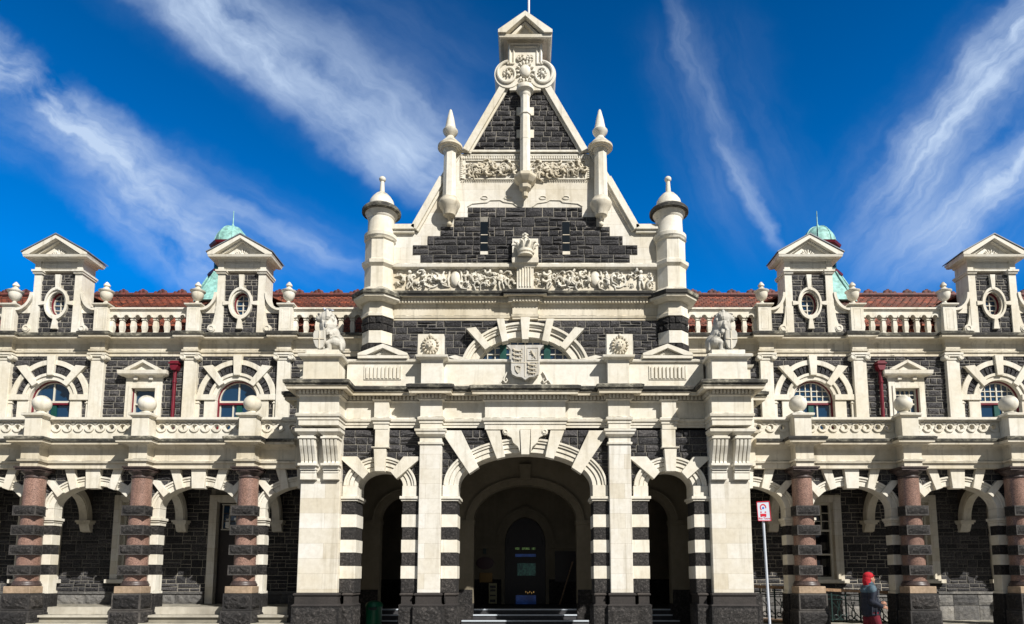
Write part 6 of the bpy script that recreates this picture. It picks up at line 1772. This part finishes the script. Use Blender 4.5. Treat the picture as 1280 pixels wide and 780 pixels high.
# ================================================================ camera, sun, sky
cam = bpy.data.cameras.new('camera'); co = bpy.data.objects.new('camera', cam); COL.objects.link(co); SC.camera = co
co.location = (0, -DCAM, EYE); co.rotation_euler = (PI / 2 + PITCH, 0, 0)
cam.sensor_width = 36; cam.lens = F * 36 / 1280; cam.clip_end = 2000
cam.shift_x = -(PX0 - 640) / 1280; cam.shift_y = (PY0 - 390) / 1280
sd = Vector((0.82, -1.0, 1.10)).normalized()       # towards the sun
elev = math.asin(sd.z); 
sun = bpy.data.lights.new('sun', 'SUN'); sun.energy = 5.0; sun.angle = R(0.53); sun.color = (1.0, .965, .91)
so = bpy.data.objects.new('sun', sun); COL.objects.link(so); so.rotation_euler = sd.to_track_quat('Z', 'Y').to_euler()
wd = bpy.data.worlds.new('World'); SC.world = wd; wd.use_nodes = True
t = wd.node_tree; bg = t.nodes['Background']; bg.inputs['Strength'].default_value = .075
sky = t.nodes.new('ShaderNodeTexSky'); sky.sky_type = 'NISHITA'; sky.sun_disc = False
sky.sun_elevation = elev; sky.sun_rotation = math.atan2(sd.x, sd.y); sky.ozone_density = 3.0; sky.air_density = 1.0; sky.dust_density = .2
hs = t.nodes.new('ShaderNodeHueSaturation'); hs.inputs['Saturation'].default_value = 1.3; L(t, mixc(t, 1.0, sky.outputs[0], (.55, 1.0, 1.5), 'MULTIPLY'), hs.inputs['Color'])
tc = t.nodes.new('ShaderNodeTexCoord'); sx = t.nodes.new('ShaderNodeSeparateXYZ'); L(t, tc.outputs['Generated'], sx.inputs[0])
gx, gy, gz = sx.outputs
ys = mth(t, 'MAXIMUM', gy, .05)
U = mth(t, 'DIVIDE', gx, ys); V = mth(t, 'DIVIDE', gz, ys)
front = mth(t, 'GREATER_THAN', gy, .05)
def uv(px, py):
    v = math.tan(PITCH + math.atan((PY0 - py) / F)); u = (px - PX0) / F * (math.cos(PITCH) + v * math.sin(PITCH)); return u, v
cmb = t.nodes.new('ShaderNodeCombineXYZ'); L(t, U, cmb.inputs[0]); L(t, V, cmb.inputs[1])
def ss(x, e0, e1):
    n = t.nodes.new('ShaderNodeMapRange'); n.interpolation_type = 'SMOOTHSTEP'; n.inputs[1].default_value = e0; n.inputs[2].default_value = e1; L(t, x, n.inputs[0]); return n.outputs[0]
nbig = N(t, 'ShaderNodeTexNoise', Scale=4.0, Detail=5.0, Roughness=.6); L(t, cmb.outputs[0], nbig.inputs['Vector'])
nmid = N(t, 'ShaderNodeTexNoise', Scale=11.0, Detail=5.0, Roughness=.6); L(t, cmb.outputs[0], nmid.inputs['Vector'])
def streak(p0, p1, wl, wr, amt, bend=0.0, seed=0.0, fib=30.0, soft=.5, tilt=0.0, fade=(.25, .7), brk=(.12, .62)):
    """ice-crystal streak: soft envelope times long fine fibres"""
    (u0, v0), (u1, v1) = uv(*p0), uv(*p1); l = math.hypot(u1 - u0, v1 - v0); dx, dy = (u1 - u0) / l, (v1 - v0) / l
    a = mth(t, 'SUBTRACT', U, u0); b = mth(t, 'SUBTRACT', V, v0)
    s_ = mth(t, 'DIVIDE', mth(t, 'ADD', mth(t, 'MULTIPLY', a, dx), mth(t, 'MULTIPLY', b, dy)), l)
    q = mth(t, 'ADD', mth(t, 'MULTIPLY', a, -dy), mth(t, 'MULTIPLY', b, dx))
    q = mth(t, 'ADD', q, mth(t, 'MULTIPLY', mth(t, 'SUBTRACT', nbig.outputs[0], .5), .11))
    q = mth(t, 'ADD', q, mth(t, 'MULTIPLY', mth(t, 'SUBTRACT', nmid.outputs[0], .5), .035))
    q = mth(t, 'SUBTRACT', q, mth(t, 'MULTIPLY', mth(t, 'MULTIPLY', s_, mth(t, 'SUBTRACT', 1.0, s_)), bend))
    c2 = t.nodes.new('ShaderNodeCombineXYZ'); L(t, mth(t, 'MULTIPLY', s_, 3.2 * l), c2.inputs[0]); L(t, mth(t, 'MULTIPLY', mth(t, 'ADD', q, mth(t, 'MULTIPLY', s_, tilt)), fib), c2.inputs[1]); c2.inputs[2].default_value = seed
    nf = N(t, 'ShaderNodeTexNoise', Scale=1.0, Detail=9.0, Roughness=.60); L(t, c2.outputs[0], nf.inputs['Vector'])
    c3 = t.nodes.new('ShaderNodeCombineXYZ'); L(t, mth(t, 'MULTIPLY', s_, 7.0 * l), c3.inputs[0]); L(t, mth(t, 'MULTIPLY', q, 12.0), c3.inputs[1]); c3.inputs[2].default_value = seed + 5
    ng = N(t, 'ShaderNodeTexNoise', Scale=1.0, Detail=5.0, Roughness=.55); L(t, c3.outputs[0], ng.inputs['Vector'])
    m = mth(t, 'MULTIPLY', ss(q, wl * 1.3, 0.0), ss(q, wr * 1.5, 0.0))
    m = mth(t, 'MULTIPLY', m, mth(t, 'MULTIPLY', ss(s_, -.05, fade[0]), ss(s_, 1.08, fade[1])))
    tex = mth(t, 'ADD', mth(t, 'MULTIPLY', ss(nf.outputs[0], .25, .78), 1 - soft), soft * .62)
    m = mth(t, 'MULTIPLY', mth(t, 'MULTIPLY', m, tex), ss(ng.outputs[0], *brk))
    return mth(t, 'MULTIPLY', m, amt)
st = [streak((120, -60), (640, 310), -.045, .11, 1.35, .04, 1.0, 22.0, .55, .10),
      streak((100, -90), (640, 260), -.10, .20, .22, .03, 2.0, 22.0, .5, .10),
      streak((-90, 20), (330, 340), -.055, .045, 1.5, .04, 4.0, 26.0, .45, -.08, (.25, .50), (.30, .62)),
      streak((-60, 120), (480, 350), -.07, .06, .35, .02, 9.0, 26.0, .3, .06),
      streak((90, 205), (330, 390), -.055, .05, 1.0, .03, 13.0, 26.0, .4, 0, (.3, .5), (.34, .60)),
      streak((230, 250), (470, 345), -.02, .02, .6, .01, 14.0, 26.0, .4),
      streak((812, -60), (985, 320), -.020, .03, .26, -.05, 17.0, 34.0, .2),
      streak((900, 170), (985, 320), -.015, .012, .5, .0, 21.0, 34.0, .4),
      streak((840, 0), (960, 330), -.09, .12, .15, -.05, 18.0, 26.0, .3),
      streak((1380, -60), (1050, 360), -.05, .05, 1.25, -.15, 23.0, 34.0, .35, .05, (.2, .55)),
      streak((1390, 110), (1090, 380), -.045, .04, 1.2, -.03, 29.0, 34.0, .35, .0, (.2, .6)),
      streak((1360, 20), (1080, 360), -.14, .15, .45, -.08, 31.0, 24.0, .3)]
acc = st[0]
for q in st[1:]: acc = mth(t, 'ADD', acc, q)
acc = mth(t, 'MULTIPLY', mth(t, 'MINIMUM', acc, .88), front)
el = t.nodes.new('ShaderNodeValToRGB'); L(t, gz, el.inputs[0]); cr = el.color_ramp
while len(cr.elements) < 6: cr.elements.new(.5)
for e_, (p_, v_) in zip(cr.elements, ((0, .36), (.25, .44), (.37, .70), (.48, .62), (.70, .42), (1.0, .32))): e_.position = p_; e_.color = (v_, v_, v_, 1)
skyc = mixc(t, 1.0, hs.outputs[0], el.outputs[0], 'MULTIPLY')
skyc = mixc(t, 1.0, skyc, (2.0, 2.0, 2.0), 'MULTIPLY')
dp = t.nodes.new('ShaderNodeVectorMath'); dp.operation = 'DOT_PRODUCT'; L(t, tc.outputs['Generated'], dp.inputs[0]); dp.inputs[1].default_value = tuple(sd)
skyc = mixc(t, mth(t, 'MULTIPLY', ss(dp.outputs['Value'], -.5, .3), ss(gy, .25, -.25)), skyc, (2.0, 2.3, 2.75))
mx = mixc(t, acc, skyc, (6.8, 8.4, 10.8))
L(t, mx, bg.inputs['Color'])
SC.view_settings.view_transform = 'Standard'; SC.view_settings.look = 'None'; SC.view_settings.exposure = 0.22; SC.view_settings.gamma = 1.0
SC.cycles.max_bounces = 4; SC.cycles.diffuse_bounces = 2; SC.cycles.glossy_bounces = 2
